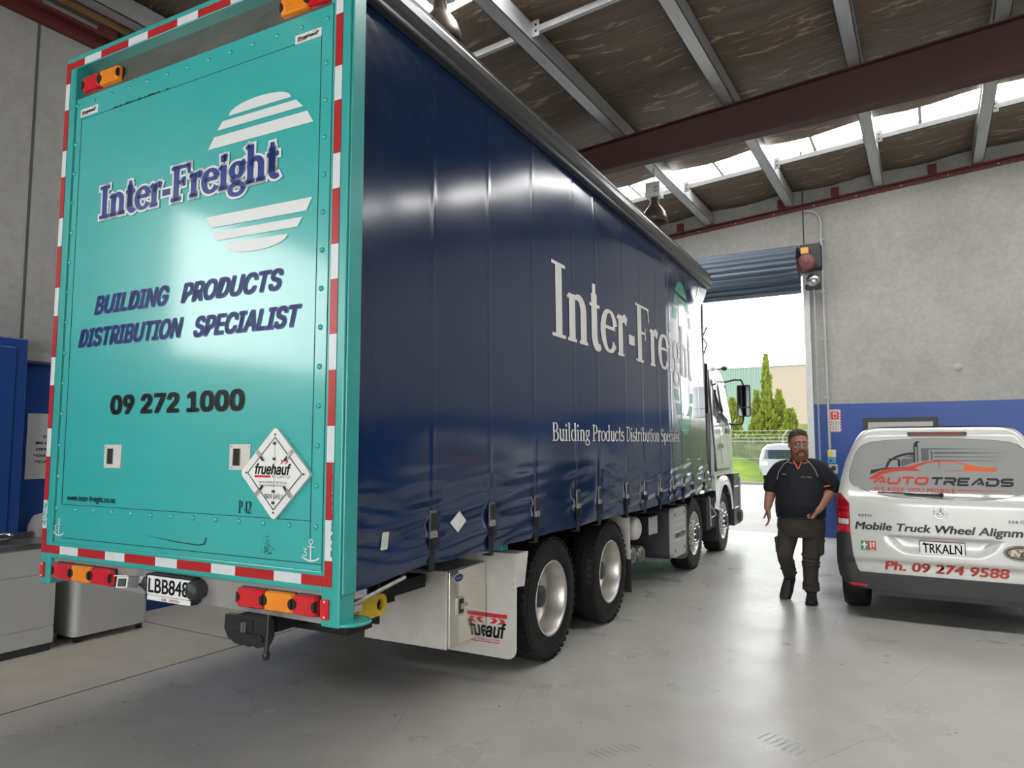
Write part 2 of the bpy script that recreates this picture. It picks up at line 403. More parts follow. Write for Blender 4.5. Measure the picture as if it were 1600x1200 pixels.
        if solid:
            md = o.modifiers.new('thickness', 'SOLIDIFY'); md.thickness = solid; md.offset = -1
        if label: o['label'] = label
        return o

def frame(o, u, v, n):
    o, u, v, n = Vector(o), Vector(u), Vector(v), Vector(n)
    return lambda a, b, c=0.0: o + u * a + v * b + n * c

def thing(name, label, cat, loc=(0, 0, 0), rotz=0.0, group=None):
    o = bpy.data.objects.new(name, None); COL.objects.link(o)
    o.empty_display_size = 0.2
    o.location = loc; o.rotation_euler = (0, 0, rotz)
    o['label'] = label; o['category'] = cat
    if group: o['group'] = group
    return o
def tag(o, label, cat, group=None):
    o['label'] = label; o['category'] = cat
    if group: o['group'] = group
    return o
def struct(o, label=None):
    o['kind'] = 'structure'
    if label: o['label'] = label
    return o
def holder(name, parent, loc=(0, 0, 0), rot=(0, 0, 0)):
    o = bpy.data.objects.new(name, None); COL.objects.link(o); o.parent = parent
    o.location = loc; o.rotation_euler = rot; o.empty_display_size = 0.1
    return o
def copy_tree(o, parent=None):
    c = o.copy(); COL.objects.link(c); c.parent = parent
    for ch in list(o.children): copy_tree(ch, c)
    return c

# ------------------------------------------------------------------ lettering
_tc = {}
try:                                            # Blender's own bundled typeface, else its built-in one
    import os
    SANS = bpy.data.fonts.load(os.path.join(bpy.utils.system_resource('DATAFILES'), 'fonts', 'Inter.woff2'))
except Exception:
    SANS = None
def glyphs(body, bold=0.0, shear=0.0, spacing=1.0, human=False):
    """Sans lettering from Blender's own built-in typeface: 2D verts normalised to a unit box, faces, aspect."""
    key = (body, bold, shear, spacing, human)
    if key in _tc: return _tc[key]
    cu = bpy.data.curves.new('lettering', 'FONT'); cu.body = body; cu.size = 1.0
    if SANS and not human: cu.font = SANS
    cu.shear = shear; cu.resolution_u = 4; cu.space_character = spacing
    ob = bpy.data.objects.new('lettering', cu); COL.objects.link(ob)
    dg = bpy.context.evaluated_depsgraph_get()
    me = bpy.data.meshes.new_from_object(ob.evaluated_get(dg))
    P0 = [(v.co.x, v.co.y) for v in me.vertices]; F0 = [tuple(p.vertices) for p in me.polygons]
    P = []; F = []
    for i, j in (((0, 0), (-1, 0), (1, 0), (-.7, .7), (.7, .7), (-.7, -.7), (.7, -.7)) if bold else ((0, 0),)):
        F += [tuple(a + len(P) for a in f) for f in F0]; P += [(x + i * bold, y + j * bold) for x, y in P0]
    bpy.data.objects.remove(ob); bpy.data.curves.remove(cu); bpy.data.meshes.remove(me)
    x0 = min(p[0] for p in P); x1 = max(p[0] for p in P); y0 = min(p[1] for p in P); y1 = max(p[1] for p in P)
    P = [((p[0] - x0) / (x1 - x0), (p[1] - y0) / (y1 - y0)) for p in P]
    _tc[key] = (P, F, (x1 - x0) / (y1 - y0)); return _tc[key]
def text(mb, body, fr, x0, x1, z0, z1, d, m, bold=0.0, shear=0.0, spacing=1.0, human=False):
    P, F, _ = glyphs(body, bold, shear, spacing, human)
    mb.add([fr(x0 + a * (x1 - x0), z0 + b * (z1 - z0), d) for a, b in P], F, m)

# serif letters as variable-width strokes (capital height 1)
def arc(cx, cy, rx, ry, a0, a1, n=18):
    return [(cx + rx * math.cos(math.radians(a0 + (a1 - a0) * i / n)), cy + ry * math.sin(math.radians(a0 + (a1 - a0) * i / n))) for i in range(n + 1)]
def serif_glyph(ch, w, t):
    """list of (points, widths); and advance"""
    S = []
    def st(pts, wd): S.append((pts, wd if isinstance(wd, list) else [wd] * len(pts)))
    def stem(x, y0, y1, foot=True, head=None, fw=.13):
        st([(x, y0), (x, y1)], w)
        if foot: st([(x - fw, y0 + t / 2), (x + fw, y0 + t / 2)], t)
        if head == 'flag': st([(x - fw - .01, y1 - .07), (x - w * .3, y1 - .012)], [t * .9, t * 1.3])
        if head == 'full': st([(x - fw, y1 - t / 2), (x + fw, y1 - t / 2)], t)
    def bowl(cx, cy, rx, ry, a0=0, a1=360, lw=None):
        P = arc(cx, cy, rx, ry, a0, a1, 26); n = len(P) - 1
        W = [t + ((lw or w) - t) * abs(math.cos(math.radians(a0 + (a1 - a0) * i / n))) ** 1.3 for i in range(n + 1)]
        st(P, W)
    h = w / 2; xh = .66
    if ch == 'I': stem(.20, 0, 1, True, 'full', .19); adv = .42
    elif ch in 'nhm':
        stem(.16, 0, 1.04 if ch == 'h' else xh, True, 'flag')
        st(arc(.33, .44, .17, .20, 165, 0, 12) + [(.50, .0)], [t] * 3 + [t + (w - t) * min(1, i / 7) for i in range(10)] + [w])
        st([(.37, t / 2), (.63, t / 2)], t); adv = .67
    elif ch == 't':
        st([(.17, .95), (.17, .18)], [w * .55, w]); st([(.17, .80), (.17, .18)], w)
        st(arc(.31, .19, .14, .17, 180, 300, 9), [w] * 3 + [w * (1 - .09 * i) for i in range(7)])
        st([(.02, .63), (.36, .63)], t * 1.1); adv = .40
    elif ch == 'e':
        bowl(.30, .33, .23, .31, 18, 325); st([(.10, .385), (.52, .385)], t * 1.1); adv = .58
    elif ch == 'c':
        bowl(.30, .33, .23, .31, 48, 325); st([(.44, .55), (.47, .53)], w * .9); adv = .55
    elif ch == 'r':
        stem(.16, 0, xh, True, 'flag'); st([(.17, .44), (.23, .58), (.31, .625), (.37, .615)], [t, t * 1.5, w * .8, w * .95])
        st([(.36, .61), (.43, .58)], [w * .9, w * .8]); adv = .46
    elif ch == '-': st([(.04, .32), (.30, .32)], max(.14, w * .9)); adv = .34
    elif ch == 'F':
        stem(.20, 0, 1, True, None, .18); st([(.02, 1 - t / 2), (.66, 1 - t / 2)], t); st([(.64, 1.0), (.66, .74)], [t * 1.3, t * .8])
        st([(.20, .52), (.48, .52)], t); st([(.475, .64), (.475, .40)], t * .9); adv = .68
    elif ch == 'i':
        stem(.16, 0, xh, True, 'flag'); st(arc(.16, .88, .001, .001, 0, 180, 2), w * 1.25)
        st([(.16 - w * .55, .88), (.16 + w * .55, .88)], [w * .9, w * .9]); adv = .34
    elif ch == 'l': stem(.16, 0, 1.04, True, 'flag'); adv = .34
    elif ch == 'g':
        bowl(.27, .45, .17, .19); st([(.17, .29), (.12, .19), (.19, .12), (.36, .09)], [t, t * 1.4, w * .7, w * .8])
        bowl(.27, -.08, .22, .15, lw=w * .75); st([(.40, .58), (.52, .645)], [t, t * 2]); adv = .55
    elif ch == 'u':
        st([(.17, .66)] + [(.17, .22)] + arc(.33, .22, .16, .19, 180, 330, 9), [w] * 4 + [w - (w - t) * i / 8 for i in range(8)])
        st([(.03, .66 - t / 2), (.17, .66 - t / 2)], t); st([(.38, .66 - t / 2), (.50, .66 - t / 2)], t)
        st([(.50, .66), (.50, 0)], w); st([(.50, t / 2), (.63, t / 2)], t); adv = .66
    elif ch in 'dqb':
        if ch == 'd':
            bowl(.29, .33, .22, .31); st([(.49, 1.04), (.49, 0)], w); st([(.36, .97), (.47, 1.025)], [t * .9, t * 1.3]); st([(.49, t / 2), (.62, t / 2)], t); adv = .66
        else:
            bowl(.38, .33, .22, .31); st([(.16, 1.04), (.16, 0)], w); st([(.03, .97), (.14, 1.025)], [t * .9, t * 1.3]); adv = .64
    elif ch == 'p':
        bowl(.38, .33, .22, .31); stem(.16, -.28, xh, True, 'flag'); adv = .64
    elif ch == 'o': bowl(.31, .33, .24, .31); adv = .62
    elif ch == 'a':
        st(arc(.26, .45, .17, .18, 155, 0, 10) + [(.43, .10), (.46, .03), (.55, .05)], [w * .8] + [t * 1.6] * 4 + [t + (w - t) * i / 5 for i in range(6)] + [w, w * .7, t])
        bowl(.25, .19, .17, .17, 70, 300); adv = .56
    elif ch in 'sS':
        k = 1.0 if ch == 'S' else .66; sx = .24 if ch == 'S' else .18
        cx = .30 if ch == 'S' else .24
        P = [(.9, .78), (.75, .93), (.0, 1.0), (-.85, .86), (-.95, .70), (-.5, .575), (.0, .515), (.6, .43), (1.0, .29), (.8, .10), (.0, .0), (-.8, .07), (-1.0, .24)]
        W = [t * 1.1, t * 1.3, t * 1.3, w * .75, w * .85, w, w * 1.05, w, w * .85, w * .7, t * 1.3, t * 1.3, t * 1.1]
        Q = []; R = []
        for i in range(len(P) - 1):
            p0 = P[max(i - 1, 0)]; p1 = P[i]; p2 = P[i + 1]; p3 = P[min(i + 2, len(P) - 1)]
            for j in range(4):
                u = j / 4
                f = lambda a, b, c, d: .5 * (2 * b + (c - a) * u + (2 * a - 5 * b + 4 * c - d) * u * u + (3 * b - a - 3 * c + d) * u ** 3)
                Q.append((cx + sx * f(p0[0], p1[0], p2[0], p3[0]), t / 2 + (k - t) * f(p0[1], p1[1], p2[1], p3[1]))); R.append(W[i] + (W[i + 1] - W[i]) * u)
        st(Q, R); adv = .60 if ch == 'S' else .47
    elif ch == 'B':
        stem(.18, 0, 1, False); st([(.02, 1 - t / 2), (.36, 1 - t / 2)], t); st([(.02, t / 2), (.40, t / 2)], t); st([(.18, .53), (.38, .53)], t)
        bowl(.36, .765, .20, .235 - t / 2, -90, 90); bowl(.40, .27, .23, .27 - t / 2, -90, 90); adv = .70
    elif ch == 'P':
        stem(.18, 0, 1, True, None, .17); st([(.02, 1 - t / 2), (.36, 1 - t / 2)], t); st([(.18, .46), (.36, .46)], t)
        bowl(.36, .73, .22, .27 - t / 2, -90, 90); adv = .66
    elif ch == 'D':
        stem(.18, 0, 1, False); st([(.02, 1 - t / 2), (.36, 1 - t / 2)], t); st([(.02, t / 2), (.36, t / 2)], t)
        bowl(.34, .5, .33, .5 - t / 2, -90, 90); adv = .76
    elif ch == '4':
        st([(.38, 0), (.38, 1)], w); st([(.36, .97), (.05, .30)], t); st([(.03, .28), (.54, .28)], t); adv = .60
    elif ch == '2':
        st(arc(.28, .73, .19, .24, 160, -10, 12) + [(.40, .50), (.08, .06)], [w * .8] + [t * 1.4] * 5 + [w] * 7 + [w * .8, t])
        st([(.05, .06), (.52, .06)], .10); st([(.50, .1), (.54, .22)], t); adv = .60
    else: adv = .32
    return S, adv
def serif(mb, body, fr, x0, x1, z0, cap, d, m, w=.15, t=.045, grow=0.0, shear=0.0, track=0.0):
    """cap = capital height in metres; the line is fitted between x0 and x1; grow widens each stroke (outline), in capital heights"""
    x = 0; items = []
    for ch in body:
        S, adv = serif_glyph(ch, w, t); items.append((x, S)); x += adv + track
    L = max((px + sx + wd / 2) for ox, S in items for pts, ws in S for (px, _), wd in zip(pts, ws) for sx in (ox,))
    sc = (x1 - x0) / L
    for ox, S in items:
        for pts, ws in S:
            n = len(pts)
            pts = list(pts)
            if grow:
                def ext(a, b):
                    dx, dy = a[0] - b[0], a[1] - b[1]; l = math.hypot(dx, dy) or 1
                    return (a[0] + dx / l * grow, a[1] + dy / l * grow)
                e0, e1 = ext(pts[0], pts[1]), ext(pts[-1], pts[-2]); pts[0], pts[-1] = e0, e1
            V = []
            for i in range(n):
                a = pts[max(i - 1, 0)]; b = pts[min(i + 1, n - 1)]
                dx, dy = b[0] - a[0], b[1] - a[1]; l = math.hypot(dx, dy) or 1
                nx, ny = -dy / l, dx / l; hw = ws[i] / 2 + grow
                for sgn in (1, -1):
                    px, py = pts[i][0] + sgn * nx * hw, pts[i][1] + sgn * ny * hw
                    V.append(fr(x0 + (ox + px + shear * py) * sc, z0 + py * cap, d))
            mb.add(V, [(2 * i, 2 * i + 1, 2 * i + 3, 2 * i + 2) for i in range(n - 1)], m)

def rrect(x0, x1, z0, z1, r, n=5):
    P = []
    for cx, cz, a in ((x1 - r, z1 - r, 0), (x0 + r, z1 - r, 90), (x0 + r, z0 + r, 180), (x1 - r, z0 + r, 270)):
        for i in range(n + 1):
            b = math.radians(a + 90 * i / n); P.append((cx + r * math.cos(b), cz + r * math.sin(b)))
    return P
def ell(cx, cz, rx, rz, n=28): return [(cx + rx * math.cos(2 * PI * i / n), cz + rz * math.sin(2 * PI * i / n)) for i in range(n)]
# ================================================================== THE BUILDING
XL, XR, YF, YB = -7.11, 13.0, 14.53, -12.0
DX0, DX1, DZ = -6.75, -1.95, 5.0           # far roller-door opening
BLUE = 2.47
def zroof(x): return 6.52 + .079 * x       # underside of the purlins
def zceil(x): return 6.83 + .074 * x       # roof paper

b = MB(); b.box(XL - .2, XR + .2, YB - .2, YF + .2, -.2, 0, M['floor'])
fm_ = random.Random(21)
def mark(cx, cy, l, w, a, m):
    c_, s_ = math.cos(a), math.sin(a); P = [(-l / 2, -w / 2), (0, -w * .7), (l / 2, -w * .3), (l / 2, w * .3), (0, w * .5), (-l / 2, w / 2)]
    b.add([(cx + x * c_ - y * s_, cy + x * s_ + y * c_, .0006) for x, y in P], [tuple(range(6))], m)
for gx, gy, ga in ((-.82, 4.50, 1.25), (-1.62, 3.92, -.35), (-.28, 4.02, .5), (-2.45, 4.6, .9), (.55, 5.6, .3)):   # tyre tread scuffs
    for k in range(7): mark(gx + (k - 3) * .045 * math.cos(ga + 1.3), gy + (k - 3) * .045 * math.sin(ga + 1.3), .13 + fm_.uniform(-.03, .03), .008, ga, M['scuff'])
for k in range(150): mark(fm_.uniform(-5, 4), 2.6 + 10 * fm_.random() ** 1.4, fm_.uniform(.008, .03), fm_.uniform(.004, .012), fm_.uniform(0, PI), M['speck'])
for k in range(40): mark(fm_.uniform(-4.5, 4), fm_.uniform(3, 9), fm_.uniform(.2, .9), .004, fm_.gauss(1.5, .5), M['scuff'])
floor = struct(b.build('floor'), 'sealed grey concrete workshop floor')
b = MB()
for y in (4.35, 8.9):
    b.box(XL, -5.2, y - .004, y + .004, 0, .0015, M['black'])
b.box(-5.225, -5.215, YB, 12.0, 0, .0015, M['blackmatte'])
struct(b.build('trim_5'), 'thin dark saw cuts in the concrete floor by the left wall')

def wall_far():
    b = MB(); c, bl = M['concrete'], M['blue_wall']
    y0, y1 = YF, YF + .2
    b.box(DX1, XR + .2, y0, y1, 0, BLUE, bl); b.box(DX1, XR + .2, y0, y1, BLUE, 9, c)
    b.box(XL - .2, DX0, y0, y1, 0, BLUE, bl); b.box(XL - .2, DX0, y0, y1, BLUE, 9, c)
    b.box(DX0, DX1, y0, y1, DZ, 9, c)
    b.box(-1.975, -1.955, y0 - .003, y0 + .01, DZ, 9, M['blackmatte'])          # panel joint
    for x, z in ((-.35, 6.2), (2.2, 3.3), (.45, 3.05)):                            # patched lifting sockets
        b.lathe([(.0, -.003), (.075, -.003), (.085, .01)], (x, y0, z), 'Y', M['concrete_l'], 16)
    return struct(b.build('wall_front'), 'far concrete wall with a blue painted lower band')
wall_far()
b = MB()
wy0, wy1, wz0, wz1 = -3.3, -.1, 2.75, 4.45
for a in ((YB, wy0, 0, 9), (wy1, YF, BLUE, 9), (wy1, YF, 0, BLUE), (wy0, wy1, 0, wz0), (wy0, wy1, wz1, 9)):
    blue = a[3] <= BLUE
    b.box(XL - .2, XL, a[0], a[1], a[2], a[3], M['blue_wall'] if blue else M['concrete_l'])
for y in (3.3, 9.3): b.box(XL - .01, XL + .003, y - .012, y + .012, BLUE, 9, M['joint'])
struct(b.build('wall_left'), 'left concrete wall behind the truck, blue below the ledge')
b = MB(); b.box(XL, XL + .045, 1.5, 14.4, 2.49, 2.57, M['pvc']); struct(b.build('trim_1'), 'pale grey ledge along the left wall above the blue paint')
b = MB(); b.box(XL - .13, XL - .10, wy0, wy1, wz0, wz1, M['pane']); struct(b.build('window_1'), 'frosted high window in the left wall')
b = MB(); b.box(XR, XR + .2, YB, YF, 0, BLUE, M['blue_wall']); b.box(XR, XR + .2, YB, YF, BLUE, 9, M['concrete']); struct(b.build('wall_right'))
b = MB()
for a in ((XL - .2, -1.6, 0, 9), (5.6, XR + .2, 0, 9), (-1.6, 5.6, 4.75, 9)): b.box(a[0], a[1], YB - .2, YB, a[2], a[3], M['concrete'])
struct(b.build('wall_rear'))

# roof paper with translucent sheets
SKY = ((12.0, 12.76), (5.32, 6.10), (-8.3, -7.4))  # last strip is unseen, added behind the camera to lift the interior light
b = MB(); ys = [YB - .1] + [v for s in sorted(SKY) for v in s] + [YF + .1]
xs = [XL - .1 + (XR - XL + .2) * i / 60 for i in range(61)]
PX = [-6.92, -5.38, -3.83, -2.27, -.72, .82, 2.36, 3.9, 5.45, 7.0, 8.55, 10.1, 11.65]
def sag(x, y):
    k = ((x - PX[0]) / 1.547) % 1.0
    return zceil(x) - .05 * math.sin(PI * k) ** 2
for i in range(0, len(ys), 2):
    n = max(2, int((ys[i + 1] - ys[i]) / .4))
    vv = [ys[i] + (ys[i + 1] - ys[i]) * k / n for k in range(n + 1)]
    b.grid(lambda u, v: (u, v, sag(u, v)), xs, vv[::-1], M['ceiling'])
ceil = struct(b.build('ceiling', solid=-.03), 'sloping roof lined with brown crinkled building paper')
for k, (y0, y1) in enumerate(SKY):
    b = MB(); x0, x1 = XL, XR
    b.hexa([(x0, y0 - .05, zceil(x0) + .05), (x1, y0 - .05, zceil(x1) + .05), (x1, y1 + .05, zceil(x1) + .05), (x0, y1 + .05, zceil(x0) + .05)],
           [(x0, y0 - .05, zceil(x0) + .07), (x1, y0 - .05, zceil(x1) + .07), (x1, y1 + .05, zceil(x1) + .07), (x0, y1 + .05, zceil(x0) + .07)], M['skylight'])
    struct(b.build('window_%d' % (k + 2)), 'white translucent roof sheet' + (' beyond the red beam', ' this side of the red beam', '')[k])
    if k < 2:
        b = MB()
        for x in PX[:-1]:
            xm = x + .78
            b.box(xm - .022, xm + .022, y0 - .05, y1 + .05, zceil(xm) - .03, zceil(xm) + .03, M['galv'])
        struct(b.build('skylight_bar'), 'short grey bars under the translucent roof sheet' + (' beyond the beam', ' near the truck roof')[k])
def purlin(x, nm):
    z = zroof(x); b = MB(); g = M['galv']; w = .165; d = .225; t = .008
    y0, y1 = YB, YF - .02
    b.box(x + w - t, x + w, y0, y1, z, z + d, g)
    b.box(x, x + w, y0, y1, z, z + t, g); b.box(x, x + w, y0, y1, z + d - t, z + d, g)
    b.box(x, x + t, y0, y1, z, z + .025, g); b.box(x, x + t, y0, y1, z + d - .025, z + d, g)
    return struct(b.build('purlin'), nm)
for k, x in enumerate(PX): purlin(x, ('galvanised purlin nearest the left wall', 'galvanised purlin above the far side of the truck', 'galvanised purlin crossing the truck roof rail and the brown lamp', 'galvanised purlin just right of the brown lamp', 'galvanised purlin above the roller shutter motor', 'galvanised purlin at the right edge of the view')[k] if k < 6 else 'galvanised steel roof purlin further right')
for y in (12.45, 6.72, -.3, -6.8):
    b = MB(); g = M['galv_darkened' if y > 12 else 'galv']
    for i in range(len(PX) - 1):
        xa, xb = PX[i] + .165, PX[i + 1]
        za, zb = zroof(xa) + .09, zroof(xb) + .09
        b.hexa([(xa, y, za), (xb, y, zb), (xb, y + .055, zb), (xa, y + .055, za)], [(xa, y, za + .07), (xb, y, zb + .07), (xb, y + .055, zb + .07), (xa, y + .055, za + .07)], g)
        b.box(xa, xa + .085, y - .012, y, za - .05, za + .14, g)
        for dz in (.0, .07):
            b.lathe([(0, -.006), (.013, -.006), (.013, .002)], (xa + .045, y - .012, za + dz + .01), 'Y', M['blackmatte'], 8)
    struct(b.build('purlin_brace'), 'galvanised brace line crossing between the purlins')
def rafter(y):
    b = MB(); m = M['beam']
    def zt(x): return 6.47 + .0735 * x
    def zb(x): return 5.893 + .036 * x
    def lifted_bottom(x): return zb(x) if x < 1.75 else min(zb(1.75) + .26 * (x - 1.75), zt(x) - .32)  # unseen right end shaped higher so the skylight reflects in the curtain
    xs_ = [XL, 1.75, 3.0, 3.6, XR]
    def slab(ya, yb_, f0, f1):
        for xa, xb in zip(xs_[:-1], xs_[1:]): b.hexa([(xa, ya, f0(xa)), (xb, ya, f0(xb)), (xb, yb_, f0(xb)), (xa, yb_, f0(xa))], [(xa, ya, f1(xa)), (xb, ya, f1(xb)), (xb, yb_, f1(xb)), (xa, yb_, f1(xa))], m)
    slab(y, y + .18, lifted_bottom, lambda x: lifted_bottom(x) + .018)
    slab(y, y + .18, lambda x: zt(x) - .018, zt)
    slab(y + .08, y + .09, lambda x: lifted_bottom(x) + .018, lambda x: zt(x) - .018)
    return struct(b.build('roof_beam'), 'deep red oxide steel roof beam crossing the workshop')
rafter(9.5); rafter(-3.0)
def rail_far():
    b = MB(); m = M['redrail']
    for xa, xb in ((XL, XR),):
        f = lambda x, dz: 6.52 + .079 * x - .02 + dz
        b.hexa([(xa, YF - .10, f(xa, -.02)), (xb, YF - .10, f(xb, -.02)), (xb, YF, f(xb, -.02)), (xa, YF, f(xa, -.02))],
               [(xa, YF - .10, f(xa, .0)), (xb, YF - .10, f(xb, .0)), (xb, YF, f(xb, .0)), (xa, YF, f(xa, .0))], m)
        b.hexa([(xa, YF - .012, f(xa, .0)), (xb, YF - .012, f(xb, .0)), (xb, YF, f(xb, .0)), (xa, YF, f(xa, .0))],
               [(xa, YF - .012, f(xa, -.1)), (xb, YF - .012, f(xb, -.1)), (xb, YF, f(xb, -.1)), (xa, YF, f(xa, -.1))], m)
    x = -6.2
    while x < 6:
        b.lathe([(0, -.03), (.014, -.03), (.014, 0)], (x, YF - .0, f(x, -.055)), 'Y', M['galv'], 8); x += .74
    for x in (-5.9, -4.45, -2.42, -1.45, .15, 1.85, 3.4): b.box(x, x + .14, YF - .05, YF, f(x, .03), f(x, .20), m)
    return struct(b.build('trim_2'), 'dark red steel angle along the top of the far wall')
rail_far()
b = MB(); b.box(XL, XL + .13, -3, YF, 5.80, 5.835, M['redrail']); b.box(XL, XL + .035, -3, YF, 5.69, 5.80, M['redrail'])
for y in (3.9, 6.5): b.box(XL, XL + .12, y - .07, y + .07, 5.835, 5.93, M['redrail'])
struct(b.build('trim_3'), 'dark red steel angle along the top of the left wall')
b = MB(); b.box(XL + .06, XL + .12, -3, YF, 5.93, 6.10, M['timber']); struct(b.build('trim_4'), 'brown timber packer above the red angle on the left wall')

# personnel door behind the van
b = MB()
b.box(-1.06, .12, YF - .03, YF, 0, 2.2, M['darkgrey']); 
d1 = struct(b.build('door_1'), 'dark framed grey personnel door behind the van')
b = MB(); b.box(-.98, .04, YF - .045, YF - .028, 0.02, 2.12, M['pvc'])
b.build('door_leaf', d1)

# roller door at the far opening
rd = thing('roller_shutter', 'blue-grey corrugated roller shutter rolled up above the far doorway', 'roller door', (-4.35, 14.2, 0))
def L(p): return (p[0] + 4.35, p[1] - 14.2, p[2])
b = MB(); prof = []
cy, cz, R = 14.17, 5.13, .315
n = 140
for i in range(n + 1):                      # round the drum from the back, over the top, down the front
    a = math.radians(150 - 235 * i / n) if False else math.radians(30 + 230 * i / n)
    r = R + .022 * math.sin(i / n * 230 / 360 * 2 * PI * R / .105 * 2 * PI)
    prof.append((cy + r * math.cos(a), cz + r * math.sin(a)))
y_end, z_end = 14.40, 4.63
p0 = (cy - .03, cz - R - .01)
prof2 = []
for i in range(41):                         # hanging sheet running back to the guides
    t = i / 40; z = 5.0 - (5.0 - z_end) * t
    prof2.append((14.40 - .020 * math.sin((5.0 - z) / .105 * 2 * PI), z))
for pr in (prof, prof2):
    V = [L((x, y, z)) for y, z in pr for x in (-6.85, -2.02)]
    b.add(V, [(2 * i, 2 * i + 1, 2 * i + 3, 2 * i + 2) for i in range(len(pr) - 1)], M['shutter'], True)
b.box(-6.85 + 4.35, -2.02 + 4.35, .18, .23, z_end - .03, z_end + .03, M['shutter'])
b.build('shutter_curtain', rd, solid=.004)
for x in (-1.99, -6.87):
    b = MB(); b.box(x + 4.35, x + .11 + 4.35, .2, .32, 0, 4.95, M['galv']); b.build('guide_rail', rd)
b = MB(); b.box(-2.0 + 4.35, -1.64 + 4.35, -.02, .31, 5.02, 5.48, M['darkgrey']); b.build('motor_bracket', rd, bevel=.01)
b = MB(); b.lathe([(0, -.16), (.13, -.16), (.155, -.13), (.155, -.04), (.12, 0), (0, 0)], L((-1.86, 14.12, 5.10)), 'Y', M['motor'], 28)
b.lathe([(.0, -.17), (.05, -.17), (.06, -.155)], L((-1.86, 14.12, 5.10)), 'Y', M['motor'], 18); b.build('motor_drum', rd)
b = MB(); b.box(-1.97 + 4.35, -1.83 + 4.35, -.12, -.02, 5.28, 5.40, M['amberlamp']); b.build('motor_end_cap', rd, bevel=.01, label='amber end cap')
b = MB(); b.lathe([(0, -.08), (.10, -.08), (.12, -.03), (.12, .05), (0, .05)], L((-1.78, 14.2, 4.78)), 'Y', M['stainless'], 22)
b.box(-1.93 + 4.35, -1.66 + 4.35, 0.03, .2, 4.64, 4.72, M['darkgrey']); b.build('chain_wheel', rd)
b = MB()
z = 4.7
while z > 1.35:
    b.tube([L((-1.78 + .010 * math.cos(a), 14.28, z + .02 * math.sin(a))) for a in [2 * PI * k / 8 for k in range(8)]], .0045, M['galv'], 5, closed=True)
    z -= .034
b.build('hand_chain', rd)

# things on the far wall
cp = thing('conduit_pipe', 'grey PVC conduit bending down the far wall beside the roller door', 'conduit', (-1.6, YF - .012, 1.6))
pts = [(-.33, -.03, 4.61)] + [(-.30 + .25 * math.sin(a), -.03, 4.36 + .25 * math.cos(a)) for a in [math.radians(t) for t in (10, 30, 50, 70, 90)]] + [(-.05, -.03, 3), (-.04, -.03, 1.5), (-.03, -.03, .02)]
b = MB(); b.tube(pts, .022, M['pvc'], 10); b.build('pipe', cp)
for z in (4.0, 3.0, 2.1, 1.0):
    b = MB(); b.box(-.09, .0, -.058, 0, z - .015, z + .015, M['pvc']); b.build('saddle_clip', cp)
fs = thing('fire_sign', 'red and white striped fire alarm sign on the blue wall', 'sign', (-1.53, YF, 2.16))
fr = frame((0, -.006, 0), (1, 0, 0), (0, 0, 1), (0, -1, 0))
b = MB(); b.prism(rrect(-.1, .1, -.21, .21, .008), fr, -.006, 0, M['sign_white'])
for k in range(-7, 9):                         # hazard border
    for side in (0, 1):
        z0 = k * .055
        for (xa, xb) in ((-.1, -.075), (.075, .1)):
            za, zb = z0 + .03 * (side), z0 + .03
            q = [(xa, z0), (xb, z0 + .025), (xb, z0 + .052), (xa, z0 + .027)]
            if side == 0 and min(p[1] for p in q) > -.205 and max(p[1] for p in q) < .208: b.poly(q, fr, .001, M['red_ink'])
for k in range(5):
    x0 = -.095 + k * .042
    for z in (.185, -.208): b.poly([(x0, z), (x0 + .02, z), (x0 + .03, z + .022), (x0 + .01, z + .022)], fr, .001, M['red_ink'])
b.poly(rrect(-.068, .068, .02, .17, .01), fr, .0015, M['red_ink'])
b.poly(rrect(-.032, .034, .05, .15, .012), fr, .002, M['sign_white']); b.poly(rrect(-.022, .024, .06, .118, .008), fr, .0025, M['red_ink'])
b.poly(rrect(-.015, .018, .127, .138, .004), fr, .0025, M['red_ink'])
for k in range(6):
    for j in range(5):
        x = -.062 + j * .026 + random.uniform(-.003, .003); b.poly([(x, -.01 - k * .028), (x + .018, -.012 - k * .028), (x + .016, -.026 - k * .028), (x - .002, -.022 - k * .028)], fr, .001, M['logo_grey'])
b.build('sign_face', fs)
cb = thing('door_control_box', 'stacked yellow, blue and grey door control boxes on the blue wall', 'control box', (-1.60, YF, 1.4))
b = MB(); b.box(-.07, .07, -.07, 0, .08, .22, M['sign_white']); b.prism(rrect(-.06, .01, .10, .2, .01), frame((0, -.07, 0), (1, 0, 0), (0, 0, 1), (0, -1, 0)), 0, .004, mat('yellow_label', (.7, .52, .03, 1), .5)); b.build('switch_box', cb, bevel=.006)
b = MB(); b.box(-.07, .07, -.08, 0, -.03, .075, mat('light_blue_box', (.05, .26, .45, 1), .45)); b.lathe([(0, -.09), (.02, -.09), (.02, -.08)], (-.02, 0, .02), 'Y', M['black'], 12); b.build('isolator_box', cb, bevel=.006)
b = MB(); b.box(-.06, .09, -.07, 0, -.22, -.04, M['pvc']); b.lathe([(0, -.095), (.038, -.095), (.045, -.07)], (.02, 0, -.12), 'Y', M['black'], 18); b.build('button_box', cb, bevel=.006)
b = MB(); b.tube([(0, -.03, -.22), (.02, -.03, -.7), (.06, -.04, -1.15), (.09, -.08, -1.28), (.05, -.1, -1.33), (.0, -.06, -1.28)], .02, M['darkgrey'], 8); b.build('cable', cb)

